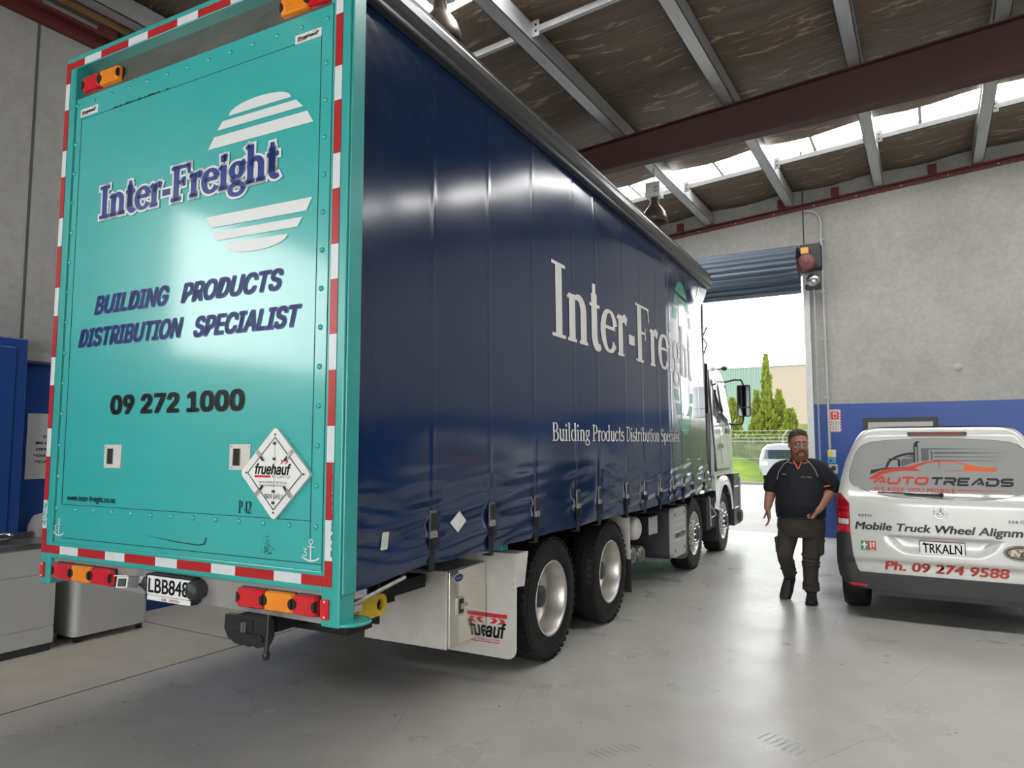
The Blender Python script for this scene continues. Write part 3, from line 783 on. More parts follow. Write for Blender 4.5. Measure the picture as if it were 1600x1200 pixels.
# high-bay lamps
def lamp(loc, label):
    top = zroof(-3.83) - loc[2] + .005
    t = thing('high_bay_lamp', label, 'lamp', loc, 0, 'high-bay lamps hung from the purlins')
    b = MB(); b.box(-.12, .12, -.10, .10, -.24, 0, M['sheet_white'])
    b.box(.02, .10, -.104, -.10, -.12, -.08, M['pvc']); b.box(.02, .10, -.104, -.10, -.18, -.14, M['pvc']); b.build('gear_box', t, bevel=.01)
    b = MB(); b.tube([(0, 0, 0), (0, 0, top)], .012, M['galv'], 8); b.tube([(0, .012 * 0 + .02 * math.cos(a), .14 + .03 * math.sin(a)) for a in [2 * PI * k / 10 for k in range(10)]], .006, M['galv'], 6, closed=True); b.build('hook', t)
    b = MB(); b.lathe([(.055, -.24), (.06, -.30), (.075, -.36), (.12, -.41), (.17, -.48), (.205, -.58), (.215, -.66), (.205, -.66), (.195, -.58), (.16, -.49), (.11, -.42), (.06, -.37)], (0, 0, 0), 'Z', M['lampshade'], 32); b.build('reflector', t)
    for s in (-1, 1):
        b = MB(); b.tube([(.06 * s, 0, -.24), (.078 * s, 0, -.33), (.075 * s, 0, -.38)], .008, M['pvc'], 6); b.build('bracket', t)
    b = MB(); b.sphere((0, 0, -.5), .06, M['sign_white'], 14, 10, (1, 1, 1.6)); b.build('bulb', t)
    return t
M['lampshade'] = mat('brown_lamp_reflector', (0.11, 0.085, 0.07, 1), 0.4, metal=0.35)
lamp((-3.74, 11.0, 5.98), 'brown bell-shaped high-bay lamp hanging beyond the red beam')
lamp((-3.80, 5.15, 6.12), 'pale high-bay lamp half hidden behind the truck roof rail')

# ================================================================== LEFT SIDE BENCHES
sk = thing('sink_bench', 'grey enamel bench with a stainless sink top at the left wall', 'sink bench', (-6.8, 2.6, 0))
b = MB(); g = M['grey_paint']
b.box(-.10, .32, -1.2, .775, .06, .86, g); b.box(-.10, .315, -1.2, .77, .0, .06, M['darkgrey']); b.build('carcass', sk, bevel=.008)
b = MB(); b.box(.318, .326, -1.2, .78, .065, .20, g); b.build('kick_panel', sk, bevel=.003)
b = MB(); b.box(.318, .328, -1.2, .78, .208, .64, g); b.build('front_panel', sk, bevel=.003)
b = MB(); b.box(.318, .328, -1.2, .78, .646, .855, g); b.build('drawer_front', sk, bevel=.003)
b = MB(); s_ = M['stainless']
b.box(-.10, .335, .62, .79, .86, .905, s_); b.box(-.10, .335, -1.2, .02, .86, .905, s_); b.box(-.10, -.03, .02, .62, .86, .905, s_); b.box(.24, .335, .02, .62, .86, .905, s_)
b.box(-.03, .24, .02, .62, .861, .866, M['darkgrey']); b.box(-.115, -.10, -1.2, .79, .9, .96, s_); b.build('sink_top', sk, bevel=.006)
b = MB(); b.tube([(-.07, .3, .9), (-.07, .3, 1.18), (-.05, .3, 1.25), (.01, .3, 1.29), (.08, .3, 1.27), (.12, .3, 1.2), (.13, .3, 1.14)], .012, M['chrome'], 10)
b.lathe([(.03, 0), (.03, .03), (.018, .05)], (-.07, .3, .9), 'Z', M['chrome'], 14); b.build('tap', sk)
b = MB(); b.tube([(-.02, .46, .92), (.12, .50, .94), (.16, .50, .97), (.12, .47, .985), (-.02, .44, .97)], .012, M['chrome'], 8); b.build('grab_handle', sk)
cab2 = thing('metal_cabinet', 'plain grey metal cabinet with rounded corner on short feet beside the sink bench', 'cabinet', (-6.75, 3.9, 0))
b = MB()
b.prism(rrect(-.10, .265, -.345, .335, .05), frame((0, 0, 0), (1, 0, 0), (0, 1, 0), (0, 0, 1)), .055, .86, g, smooth=False); b.build('body', cab2, bevel=.006)
for x in (-.05, .21):
    for y in (-.29, .28):
        b = MB(); b.box(x - .02, x + .02, y - .02, y + .02, 0, .06, M['black']); b.build('foot', cab2)
bp = thing('blue_locker', 'tall blue painted steel locker standing behind the sink bench', 'locker', (-6.9, 2.0, 0))
b = MB(); b.box(-.2, -.03, -1.2, 1.28, 0, 2.665, M['blue_wall']); b.build('carcass', bp, bevel=.01)
b = MB(); b.box(-.03, -.016, -1.1, 1.18, .1, 2.58, M['blue_wall']); b.build('door', bp, bevel=.006)
wb = thing('wall_notice', 'white printed notice board on the blue wall beside the truck', 'notice', (XL, 3.7, 1.71))
fr = frame((.006, 0, 0), (0, 1, 0), (0, 0, 1), (1, 0, 0))
b = MB(); b.prism(rrect(-.31, .31, -.3, .3, .005), fr, -.006, 0, M['sign_white'])
for k, s in enumerate(('SUPER', 'RELIABLE', 'OPERATOR', '"OWN" THE', '"CAN DO"')):
    wd = .036 * len(s); text(b, s, fr, -.085 - (wd / 2 if k != 3 else wd * .5), -.085 + wd / 2, .075 - k * .058, .10 - k * .058, .002, M['red_ink'] if k in (1, 3) else M['black_ink'], bold=.02)
b.build('board', wb)
bn = thing('waste_bin', 'grey dome-lidded bin behind the sink bench', 'bin', (-6.98, 3.50, 0))
b = MB(); b.lathe([(0, .0), (.10, .0), (.115, .75), (.12, .8)], (0, 0, 0), 'Z', M['brown_bin'], 24); b.build('body', bn)
b = MB(); b.lathe([(.125, .8), (.125, .9), (.11, 1.02), (.07, 1.09), (0, 1.11)], (0, 0, 0), 'Z', M['brown_bin'], 24); b.build('lid', bn)

# ================================================================== OUTSIDE
b = MB(); b.box(-45, 30, YF + .2, 31.6, -.25, -.01, M['yard']); struct(b.build('ground'), 'pale concrete yard outside the doorway')
b = MB(); b.box(-45, 30, 31.6, 32.0, -.25, .10, M['kerb']); struct(b.build('kerb'), 'concrete kerb at the edge of the yard')
b = MB(); 
def gz(x, y): return .06 + .10 * math.sin(x * .7) * math.sin(y * .5) + max(0, 1.35 * math.exp(-((x + 9.0) / 1.5) ** 2 - ((y - 41) / 3.5) ** 2))
b.grid(lambda u, v: (u, v, gz(u, v)), [-40 + k for k in range(61)], [32 + .5 * k for k in range(30)], M['grass'])
struct(b.build('lawn'), 'bright mown grass bank beyond the kerb')
b = MB(); b.box(-40, 20, 39.0, 40.6, 0, .28, M['soil']); struct(b.build('garden_bed'), 'brown mulch bed at the foot of the hedge')
bl = thing('factory_building', 'cream and pale green factory across the yard', 'building', (-7.8, 50, 0))
def zt(x): return 7.05 - .1 * 0
b = MB(); b.box(-1.85, 5.0, 0, 8, 0, 6.88, M['cream_wall'])
for x in (1.1, 4.2): b.box(x - .015, x + .015, -.004, .01, 0, 6.88, M['pvc'])
b.build('wall', bl)
b = MB(); x = -40
V = []; n = 0
while x < -1.85:
    V += [(x, 0.0, 0), (x, 0.0, 6.9), (x + .18, 0, 0), (x + .18, 0, 6.9), (x + .22, -.05, 0), (x + .22, -.05, 6.9), (x + .30, -.05, 0), (x + .30, -.05, 6.9)]; x += .34; n += 4
b.add(V, [(2 * i, 2 * i + 2, 2 * i + 3, 2 * i + 1) for i in range(n - 1)], M['green_clad']); b.box(-40, -1.85, .05, 8, 0, 6.9, M['green_clad']); b.build('cladding', bl)
b = MB(); b.box(-40, 5.1, -.06, 8, 6.9, 7.02, M['galv']); b.build('roof_edge', bl)
def conifer(x, y, h, r, label, seed, m='leaf', g='yellow-green conifers behind the fence'):
    rnd = random.Random(seed); t = thing('conifer', label, 'tree', (x, y, 0), 0, g)
    b = MB(); V = []; F = []
    N = int(900 * r * h / 2.0)
    for i in range(N):
        z = rnd.random() ** 1.25 * h; k = 1 - z / h
        rad = r * (k ** .75) * (.35 + .65 * rnd.random() ** .5) * (1 + .25 * math.sin(z * 5 + seed))
        a = rnd.random() * 2 * PI
        c = Vector((rad * math.cos(a), rad * math.sin(a), z + .12))
        d = Vector((math.cos(a) * .6, math.sin(a) * .6, .8 + rnd.random() * .6)).normalized()
        s_ = d.cross(Vector((rnd.random() - .5, rnd.random() - .5, rnd.random() - .5))).normalized()
        l = .10 + .13 * rnd.random(); w = l * .33
        q = len(V); V += [c - s_ * w * .6, c + s_ * w * .6, c + d * l * .6 + s_ * w, c + d * l * 1.3, c + d * l * .6 - s_ * w]; F.append((q, q + 1, q + 2, q + 3, q + 4))
    b.add(V, F, M[m]); b.build('foliage', t)
    b = MB(); b.tube([(0, 0, 0), (0, 0, h * .85)], [.09 * r + .03, .02], M['bark'], 8); b.build('trunk', t)
    return t
conifer(-8.4, 41.6, 4.5, .65, 'short pointed conifer just right of the truck cab', 3)
conifer(-7.85, 41.4, 4.1, 1.3, 'broad leafy conifer behind the truck wing mirror', 6)
conifer(-7.95, 42.2, 6.6, .62, 'tallest spire-shaped conifer against the green cladding', 1)
conifer(-7.25, 42, 4.5, .8, 'slender conifer between the tall spire and cream wall', 2)
conifer(-6.55, 41.2, 3.4, 1.15, 'lowest rounded conifer in front of the cream wall', 4)
conifer(-9.7, 41.4, 4.1, 1.2, 'conifer behind the front of the truck cab', 5)
hd = MB(); rnd = random.Random(11); V = []; F = []
for i in range(14000):
    x = -12.5 + rnd.random() * 24.5; c = Vector((x, 39.2 + rnd.random() * .8, rnd.random() ** .8 * (2.0 if x < -5 else 3.1) + .05))
    d = Vector((rnd.random() - .5, rnd.random() - .8, rnd.random())).normalized(); s_ = d.cross(Vector((.3, rnd.random(), .2))).normalized(); l = .12 + .1 * rnd.random()
    q = len(V); V += [c - s_ * l * .4, c + s_ * l * .4, c + d * l]; F.append((q, q + 1, q + 2))
hd.add(V, F, M['leaf_dark']); hd.box(-12.5, -5.9, 39.4, 39.8, .05, 1.7, M['leaf_dark']); hd.box(-5.9, 12, 39.4, 39.8, .05, 2.75, M['leaf_dark']); o = hd.build('hedge'); tag(o, 'dense green hedge growing behind the wire fence', 'hedge')
fn = thing('wire_fence', 'chain-link fence with barbed wire strands in front of the hedge', 'fence', (-9, 38.6, 0))
b = MB()
for k in range(3): b.tube([(-8, 0, 2.02 + .19 * k), (9, 0, 2.02 + .19 * k)], .012, M['wire'], 5)
b.build('barbed_wire', fn)
b = MB(); b.tube([(-8, 0, 1.86), (9, 0, 1.86)], .02, M['wire'], 6); b.tube([(-8, 0, .95), (9, 0, .95)], .01, M['wire'], 5)
x = -8
while x < 9:
    b.tube([(x, 0, .05), (x + 1.8, 0, 1.85)], .0045, M['wire'], 3, cap=False); b.tube([(x + 1.8, 0, .05), (x, 0, 1.85)], .0045, M['wire'], 3, cap=False); x += .11
b.build('mesh', fn)
for x in (-7.5, -4.5, -1.5, 2.45, 5.5):
    b = MB(); b.tube([(x, 0, 0), (x, 0, 1.95), (x + .02, -.05, 2.1), (x + .3, -.1, 2.45)], .03, M['wire'], 8); b.build('post', fn)

# white van parked outside
ov = thing('parked_van', 'white people-mover van parked on the grass outside the doorway', 'van', (-5.9, 33.9, .06), 0)
ov.scale = (.9, .9, .9)
ov.rotation_euler = (0, 0, math.radians(4))
b = MB(); prof = [(-1.0, .28), (-1.04, .7), (-1.02, 1.1), (-.86, 1.62), (-.62, 1.82), (0, 1.88)]
half = lambda s: [(p[0] * s, p[1]) for p in prof] + [(-p[0] * s, p[1]) for p in prof[::-1][1:]]
rings = []
for y, s, zs in ((0, .86, .95), (.06, .95, .985), (.25, 1, 1), (3.2, 1, 1), (3.9, .97, .9), (4.7, .93, .55)): rings.append([(x, y, .28 + (z - .28) * zs) for x, z in half(s)])
b.loft(rings, M['car_white']); b.build('body', ov)
b = MB(); b.prism([(-.76, 1.1), (.76, 1.1), (.66, 1.55), (-.66, 1.55)], frame((0, 0.0, 0), (1, 0, 0), (0, 0, 1), (0, -1, 0)), 0, .02, M['glass_dark']); b.build('windscreen', ov)
for x in (-.8, .8):
    for y in (.85, 3.7):
        b = MB(); b.lathe([(0, -.1), (.22, -.1), (.32, -.08), (.32, .08), (.22, .1), (0, .1)], (x, y, .32), 'X', M['rubber'], 22); b.build('wheel', ov)
for x in (-.72, .72):
    b = MB(); b.prism(rrect(x - .14, x + .14, .75, .95, .04), frame((0, 0, 0), (1, 0, 0), (0, 0, 1), (0, -1, 0)), -.03, .025, M['van_clear']); b.build('lamp', ov)
# ================================================================== THE TRUCK
TK = thing('truck', 'large curtain-sided truck with teal rear doors and navy side curtain', 'truck', (-2.493, 2.611, 0), math.radians(2.411))
RF = frame((0, 0, 0), (1, 0, 0), (0, 0, 1), (0, -1, 0))       # rear face
SF = frame((0, 0, 0), (0, 1, 0), (0, 0, 1), (1, 0, 0))        # right-hand side
LEN = 8.22
# load bed, roof, front wall, far curtain
b = MB(); b.box(-2.46, -.13, .10, LEN, 1.05, 1.14, M['blackmatte'])
for y in [.3 + .6 * k for k in range(13)]: b.box(-2.2, -.3, y, y + .06, .93, 1.05, M['blackmatte'])
b.build('cargo_bed', TK)
b = MB(); b.box(-2.47, -.03, .10, LEN, 4.24, 4.29, M['rail']); b.build('roof_panel', TK)
b = MB(); b.box(-2.48, -.10, LEN - .06, LEN, 1.0, 4.29, M['navy_post']); b.build('front_bulkhead', TK)
b = MB(); b.box(-2.495, -2.475, .12, LEN - .06, 1.03, 4.24, M['navy']); b.build('far_side_curtain', TK)
b = MB(); b.box(-2.4, -.1, .20, .24, 1.1, 4.2, M['blackmatte']); b.build('door_lining', TK)

# rear frame
b = MB(); t_ = M['teal_dark']
b.box(-2.5, -2.39, 0, .11, .845, 4.351, t_); b.box(-.115, 0, 0, .11, .845, 4.351, t_)
b.box(-2.39, -.115, 0, .11, 4.262, 4.351, t_); b.box(-2.39, -.115, 0, .11, 1.008, 1.108, t_)
b.box(0, .012, .012, .11, 1.0, 4.351, t_)
b.lathe([(0, 0), (.11, 0), (.11, .016), (0, .016)], (-.03, .11, .848), 'Z', t_, 20)
b.build('rear_frame', TK, bevel=.008)
# reflective tape
b = MB(); R_, W_ = M['tape_red'], M['tape_white']
def strip(fr, cuts, lo, hi, first, axis):
    m = first
    for a, c in zip(cuts[:-1], cuts[1:]):
        a, c = min(a, c), max(a, c)
        if axis == 'z': b.prism([(lo, a), (hi, a), (hi, c), (lo, c)], fr, .0015, .0035, m)
        else: b.prism([(a, lo), (c, lo), (c, hi), (a, hi)], fr, .0015, .0035, m)
        m = W_ if m is R_ else R_
strip(RF, [4.315, 4.168, 3.985, 3.70, 3.52, 3.236, 3.045, 2.764, 2.575, 2.30, 2.115, 1.833, 1.65, 1.37, 1.19, 1.037], -2.497, -2.452, R_, 'z')
strip(RF, [4.315, 4.150, 3.967, 3.683, 3.50, 3.217, 3.032, 2.742, 2.562, 2.281, 2.101, 1.821, 1.641, 1.359, 1.162, 1.037], -.096, -.048, R_, 'z')
strip(RF, [-2.452, -2.297, -2.118, -1.835, -1.644, -1.365, -1.18, -.90, -.715, -.435, -.25, -.096], 4.266, 4.315, R_, 'x')
strip(RF, [-2.452, -2.294, -2.104, -1.83, -1.645, -1.365, -1.179, -.90, -.715, -.433, -.246, -.096], 1.037, 1.087, R_, 'x')
tb = random.Random(5)                                           # worn, flaked edge of the tape
for k in range(46):
    z = tb.uniform(1.18, 1.62); w = tb.uniform(.003, .012); b.poly([(-.048, z), (-.048 - w, z + .004), (-.048 - w * .6, z + .02), (-.048, z + .018)], RF, .0042, M['teal_dark'])
for k in range(30):
    z = tb.uniform(1.2, 1.36); x = tb.uniform(-2.495, -2.46); s_ = tb.uniform(.004, .013); b.poly([(x, z), (x + s_, z + .003), (x + s_ * .8, z + s_ * 1.4), (x - .003, z + s_)], RF, .0042, M['teal_dark'])
b.build('reflective_tape', TK)
# header panel in the recess
b = MB(); b.hexa([(-2.39, .03, 4.045), (-.115, .03, 4.045), (-.115, .06, 4.045), (-2.39, .06, 4.045)], [(-2.39, .085, 4.262), (-.115, .085, 4.262), (-.115, .10, 4.262), (-2.39, .10, 4.262)], M['header'])
b.build('header_panel', TK)
for xa in (-2.405, -.13):
    b = MB(); b.box(xa, xa + .02, .0, .09, 4.04, 4.262, t_); b.build('header_cheek', TK)

# door: one sheet with border seams, rivets and sign writing
b = MB(); T = M['teal']; D = .004
b.box(-2.388, -.117, .010, .05, 1.108, 4.042, T)
fd = frame((0, .010, 0), (1, 0, 0), (0, 0, 1), (0, -1, 0))
def seam(x0, x1, z0, z1, m='seam'): b.prism([(x0, z0), (x1, z0), (x1, z1), (x0, z1)], fd, -.004, .0012, M[m])
seam(-2.322, -2.316, 1.35, 3.90); seam(-.208, -.203, 1.26, 3.89); seam(-2.322, -.2, 3.890, 3.8935); seam(-2.322, -.2, 1.346, 1.3495)
seam(-2.383, -2.380, 1.11, 4.04, 'rust'); seam(-.127, -.122, 1.11, 4.04)
seam(-2.322, -2.317, 2.2, 2.75, 'rust'); seam(-2.323, -2.3165, 1.36, 1.75, 'rust')
for k in range(24):
    x = -1.98 + tb.random() * .55; b.poly([(x, 3.891), (x + .03, 3.890), (x + .025, 3.898 + tb.random() * .008), (x, 3.896)], fd, .002, M['rust'])
b.prism([(-2.3, 1.136), (-.13, 1.136), (-.13, 1.140), (-2.3, 1.140)], fd, -.003, .001, M['rust'])
b.poly([(-1.52, 1.205), (-1.2, 1.178), (-1.02, 1.172), (-.97, 1.182), (-.955, 1.22), (-.965, 1.22), (-.978, 1.188), (-1.02, 1.178), (-1.2, 1.184)], fd, .0015, M['rust'])
for k in range(60):
    x = -.5 + tb.gauss(0, .018); z = 1.03 + .13 + abs(tb.gauss(0, .05)); s_ = .004; b.poly([(x, z), (x + s_, z), (x + s_, z + s_), (x, z + s_ * 1.5)], fd, .0015, M['rust'])
def rivet(x, z): b.lathe([(.0155, 0), (.013, .006), (.007, .010), (0, .011)], fd(x, z, 0), '-Y', T, 10)
x = -2.373
while x < -.1: rivet(x, 3.998 - (x + 2.373) * .011); x += .184
x = -2.164
while x < -.1: rivet(x, 1.320); x += .1815
z = 1.322
while z < 3.9: rivet(-2.369, z); rivet(-.169, z + .0); z += .2005
W = M['white']
for (xa, xb, za, zb, d0) in (( -.898, -.410, 3.600, 3.662, 1),):
    cx = (xa + xb) / 2; hw = (xb - xa) / 2
    b.poly([(xa, za), (xb, za)] + [(cx + hw * math.cos(a) * .98, za + .062 * math.sin(a) ** .9) for a in [math.radians(5 + 170 * k / 20) for k in range(21)]], fd, D, W)
b.poly([(-.987, 3.531), (-.322, 3.527), (-.373, 3.576), (-.944, 3.579)], fd, D, W)
b.poly([(-1.058, 3.430), (-.246, 3.426), (-.292, 3.496), (-1.009, 3.497)], fd, D, W)
b.poly([(-1.053, 3.030), (-1.006, 2.961), (-.281, 2.951), (-.241, 3.018)], fd, D, W)
b.poly([(-.999, 2.932), (-.958, 2.880), (-.341, 2.874), (-.307, 2.922)], fd, D, W)
b.poly([(-.886, 2.855), (-.405, 2.845)][::-1] + [(-.648 + .24 * math.cos(a), 2.85 - .066 * math.sin(a) ** .9) for a in [math.radians(176 - 172 * k / 18) for k in range(19)]], fd, D, W)
serif(b, 'Inter-Freight', fd, -2.062, -.478, 3.172, .207, D + .002, M['white'], w=.165, t=.075, grow=.085)
serif(b, 'Inter-Freight', fd, -2.062, -.478, 3.172, .207, D + .004, M['blue_ink'], w=.165, t=.075, grow=.018)
sh = .28
text(b, 'BUILDING', fd, -2.075, -1.353, 2.546, 2.670, D, M['purple_ink'], bold=.042, shear=sh)
text(b, 'PRODUCTS', fd, -1.248, -.435, 2.544, 2.666, D, M['purple_ink'], bold=.042, shear=sh)
text(b, 'DISTRIBUTION', fd, -2.228, -1.217, 2.344, 2.468, D, M['purple_ink'], bold=.042, shear=sh)
text(b, 'SPECIALIST', fd, -1.128, -.297, 2.336, 2.460, D, M['purple_ink'], bold=.042, shear=sh)
text(b, '09 272 1000', fd, -1.864, -.695, 1.909, 2.031, D, M['black_ink'], bold=.048)
text(b, 'www.inter-freight.co.nz', fd, -2.262, -1.773, 1.362, 1.413, D, M['black_ink'], bold=.010, human=True)
serif(b, 'P 42', fd, -.716, -.622, 1.364, .066, D, M['black_ink'], w=.17, t=.05)
for ax in (-2.332, -.196):                                      # anchor marks with a 3
    for r0 in (.013,):
        b.add([fd(ax + r * math.cos(a), 1.246 + r * math.sin(a), D) for a in [2 * PI * k / 16 for k in range(16)] for r in (.010, .0145)], [(2 * k, 2 * k + 1, (2 * k + 3) % 32, (2 * k + 2) % 32) for k in range(16)], W)
    b.poly(rrect(ax - .004, ax + .004, 1.158, 1.233, .001), fd, D, W); b.poly(rrect(ax - .026, ax + .026, 1.2185, 1.2225, .001), fd, D, W)
    P = [(ax + .056 * math.sin(t), 1.214 - .062 * math.cos(t)) for t in [math.radians(-70 + 140 * k / 14) for k in range(15)]]
    b.add([fd(p[0], p[1] + o, D) for p in [(ax - .058 + .116 * k / 14, 1.152 + .018 * ((k - 7) / 7) ** 2) for k in range(15)] for o in (-.004, .004)], [(2 * k, 2 * k + 1, 2 * k + 3, 2 * k + 2) for k in range(14)], W)
    text(b, '3', fd, ax - .052, ax - .025, 1.172, 1.211, D, W)
def frue(mb, fr, x0, x1, z0, z1, d, extra=True):
    h = z1 - z0; w = x1 - x0
    text(mb, 'fruehauf', fr, x0, x1, z0 + .18 * h, z0 + .80 * h, d, M['black_ink'], bold=.03, shear=.22)
    mb.poly([(x0 - .01 * w, z0 + .02 * h), (x0 + .44 * w, z0 + .02 * h), (x0 + .44 * w, z0 + .14 * h), (x0 - .01 * w, z0 + .14 * h)], fr, d, M['red_ink'])
    for k in range(2):
        q = x0 + w * (.70 + .13 * k)
        mb.poly([(q, z0 + .76 * h), (q + .05 * w, z0 + .80 * h), (q + .09 * w, z0 + .92 * h), (q + .05 * w, z0 + 1.0 * h), (q + .01 * w, z0 + 1.0 * h), (q + .045 * w, z0 + .90 * h)], fr, d, M['red_ink'])
b.build('rear_door', TK)
for (x0, x1, z0, z1) in ((-2.330, -2.143, 3.906, 3.960), (-.393, -.205, 3.889, 3.938)):
    b2 = MB(); b2.prism([(x0, z0), (x1, z0), (x1, z1), (x0, z1)], fd, .0, .003, W)
    frue(b2, fd, x0 + .018, x1 - .018, z0 + .009, z1 - .006, .005); b2.build('maker_sticker', TK)
# recessed latch plates
for (x0, x1, z0, z1) in ((-1.896, -1.733, 1.586, 1.727), (-.795, -.638, 1.592, 1.730)):
    b = MB(); iz0, iz1, ix0, ix1 = z0 + .023, z1 - .023, x0 + .025, x1 - .025
    for (a, c, e, f) in ((x0, ix0, z0, z1), (ix1, x1, z0, z1), (ix0, ix1, z0, iz0), (ix0, ix1, iz1, z1)): b.prism([(a, e), (c, e), (c, f), (a, f)], fd, 0, .006, M['alu_flap'])
    b.poly([(ix0, iz0), (ix1, iz0), (ix1, iz1), (ix0, iz1)], fd, .001, M['blackmatte'])
    b.prism([((ix0 + ix1) / 2 + .004, iz0), (ix1, iz0), (ix1, iz1), ((ix0 + ix1) / 2 + .004, iz1)], fd, .001, .003, M['alu_flap'])
    b.prism([((ix0 + ix1) / 2 - .003, iz0), ((ix0 + ix1) / 2 + .004, iz0), ((ix0 + ix1) / 2 + .004, iz1), ((ix0 + ix1) / 2 - .003, iz1)], fd, .001, .005, M['chrome'])
    for x in (x0 + .014, x1 - .014):
        for z in (z0 + .013, z1 - .013): b.lathe([(.006, .006), (.004, .009), (0, .009)], fd(x, z, 0), '-Y', M['steel_bar'], 8)
    b.build('latch_plate', TK)
# hazard placard holder
b = MB(); cx, cz = -.440, 1.580; hw, hh = .250, .242
def dia(k, r=.022):
    P = []; c = [(cx + hw * k, cz), (cx, cz + hh * k), (cx - hw * k, cz), (cx, cz - hh * k)]
    for i in range(4):
        p0, p1, p2 = Vector(c[i - 1]), Vector(c[i]), Vector(c[(i + 1) % 4])
        a = p1 + (p0 - p1).normalized() * r * 1.2; e = p1 + (p2 - p1).normalized() * r * 1.2
        for t in (0, .25, .5, .75, 1): q = a * (1 - t) ** 2 + p1 * 2 * t * (1 - t) + e * t * t; P.append((q.x, q.y))
    return P
b.prism(dia(1.0), fd, .003, .022, M['sheet_white'])
O_, I_ = dia(.785, .004), dia(.755, .004)
b.add([fd(*p, .0235) for p in O_] + [fd(*p, .0235) for p in I_], [(i, (i + 1) % 20, 20 + (i + 1) % 20, 20 + i) for i in range(20)], M['black_ink'])
b.poly(dia(.75, .004), fd, .0232, M['plate_white'])
b.poly([(cx - .001, cz - .17), (cx + .001, cz - .17), (cx + .001, cz + .17), (cx - .001, cz + .17)], fd, .0238, M['logo_grey'])
for dx, dz in ((0, .205), (-.208, 0), (0, -.205), (.208, 0)): b.lathe([(0, .0005), (.006, .0005)], fd(cx + dx * .98, cz + dz * .98, .0235), '-Y', M['black'], 10)
frue(b, fd, cx - .138, cx + .118, cz - .024, cz + .070, .0245)
text(b, 'NZ LIMITED', fd, cx - .012, cx + .115, cz - .023, cz - .010, .0245, M['logo_grey'], shear=.2)
text(b, 'MANUFACTURERS OF FINE TRAILERS', fd, cx - .105, cx + .092, cz - .051, cz - .041, .0245, M['logo_grey'])
text(b, 'SERVICE AND REPAIR SPECIALISTS', fd, cx - .105, cx + .088, cz - .067, cz - .057, .0245, M['logo_grey'])
text(b, 'DRIVE SAFELY', fd, cx - .062, cx + .066, cz - .130, cz - .106, .0245, M['black_ink'], bold=.01)
b.build('placard', TK)
pl = [o for o in TK.children if o.name.startswith('placard')][0]
for sx in (-1, 1):
    for sz in (-1, 1):
        b = MB(); c = fd(cx + sx * .108, cz + sz * .098, .028); R3 = Matrix.Rotation(-sx * sz * PI / 4, 3, 'Y')
        b.obox(c, .05, .010, .018, R3, M['alu']); b.obox(fd(cx + sx * .085, cz + sz * .076, .03), .03, .008, .009, R3, M['black']); b.build('clip', pl)
for dz in (.155, .075, -.092, -.15):
    b = MB(); b.box(cx - .008, cx + .008, .010 - .03, .010 - .0235, cz + dz - .007, cz + dz + .007, M['darkgrey']); b.build('hinge', pl)

# lamps
def tail_lamp(x0, x1, z0, z1, y, m, tilt=0.0, left=True, right=True):
    n = len([1])
    fr = frame((0, y, 0), (1, 0, 0), (0, 0, 1), (0, -1, 0))
    b = MB(); zc = (z0 + z1) / 2; rr_ = (z1 - z0) * .27
    P = rrect(x0, x1, z0, z1, .012, 3); b.prism(rrect(x0 - .003, x1 + .003, z0 - .004, z1 + .003, .012, 3), fr, 0, .012, M['black'])
    ins = rrect(x0 + .006, x1 - .006, z0 + .006, z1 - .006, .010, 3)
    b.loft([[fr(*p, .012) for p in P], [fr(*p, .036) for p in P], [fr(*p, .043) for p in ins]], m)
    xa, xb = x0 + .042, x1 - .042
    for k in range(9):
        z = z0 + .012 + k * (z1 - z0 - .03) / 8; b.prism([(xa, z), (xb, z), (xb, z + .004), (xa, z + .004)], fr, .043, .0455, m)
    o = b.build('tail_lamp', TK)
    for sx, on in ((x0, left), (x1, right)):
        if on:
            c = MB(); s1 = 1 if sx == x0 else -1
            Q = [(sx + s1 * rr_ * math.cos(a) * .85, zc + rr_ * math.sin(a)) for a in [math.radians(-90 + 180 * k / 10) for k in range(11)]]
            c.prism(Q if s1 > 0 else Q[::-1], fr, .03, .048, M['black']); c.build('end_cap', o)
    return o
R1, A1 = M['lamp_red'], M['lamp_amber']
for (x0, x1, m) in ((-2.345, -2.148, R1), (-2.145, -1.952, A1), (-1.948, -1.745, R1), (-.685, -.490, R1), (-.487, -.290, A1), (-.286, -.135, R1)):
    tail_lamp(x0 + .003, x1 - .003, .886, .984, .025, m)
for (x0, x1, m) in ((-2.335, -2.150, R1), (-2.146, -1.950, A1), (-.515, -.318, A1), (-.314, -.135, R1)):
    o = tail_lamp(x0, x1, 4.083, 4.185, .052, m)
# bumper bar, side reflectors
b = MB(); b.hexa([(-2.39, .03, .872), (-.115, .03, .848), (-.115, .09, .848), (-2.39, .09, .872)], [(-2.39, .025, 1.008), (-.115, .025, 1.008), (-.115, .09, 1.008), (-2.39, .09, 1.008)], M['steel_bar'])
b.build('rear_bar', TK)
for x0, x1 in ((-2.487, -2.448), (-.11, -.06)):
    b = MB(); b.prism(rrect(x0, x1, .882, .978, .008), RF, 0, .012, M['lamp_red'])
    for z in (.893, .967): b.lathe([(.006, .012), (.004, .015), (0, .015)], RF((x0 + x1) / 2, z, 0), '-Y', M['white'], 8)
    b.build('side_reflector', TK)
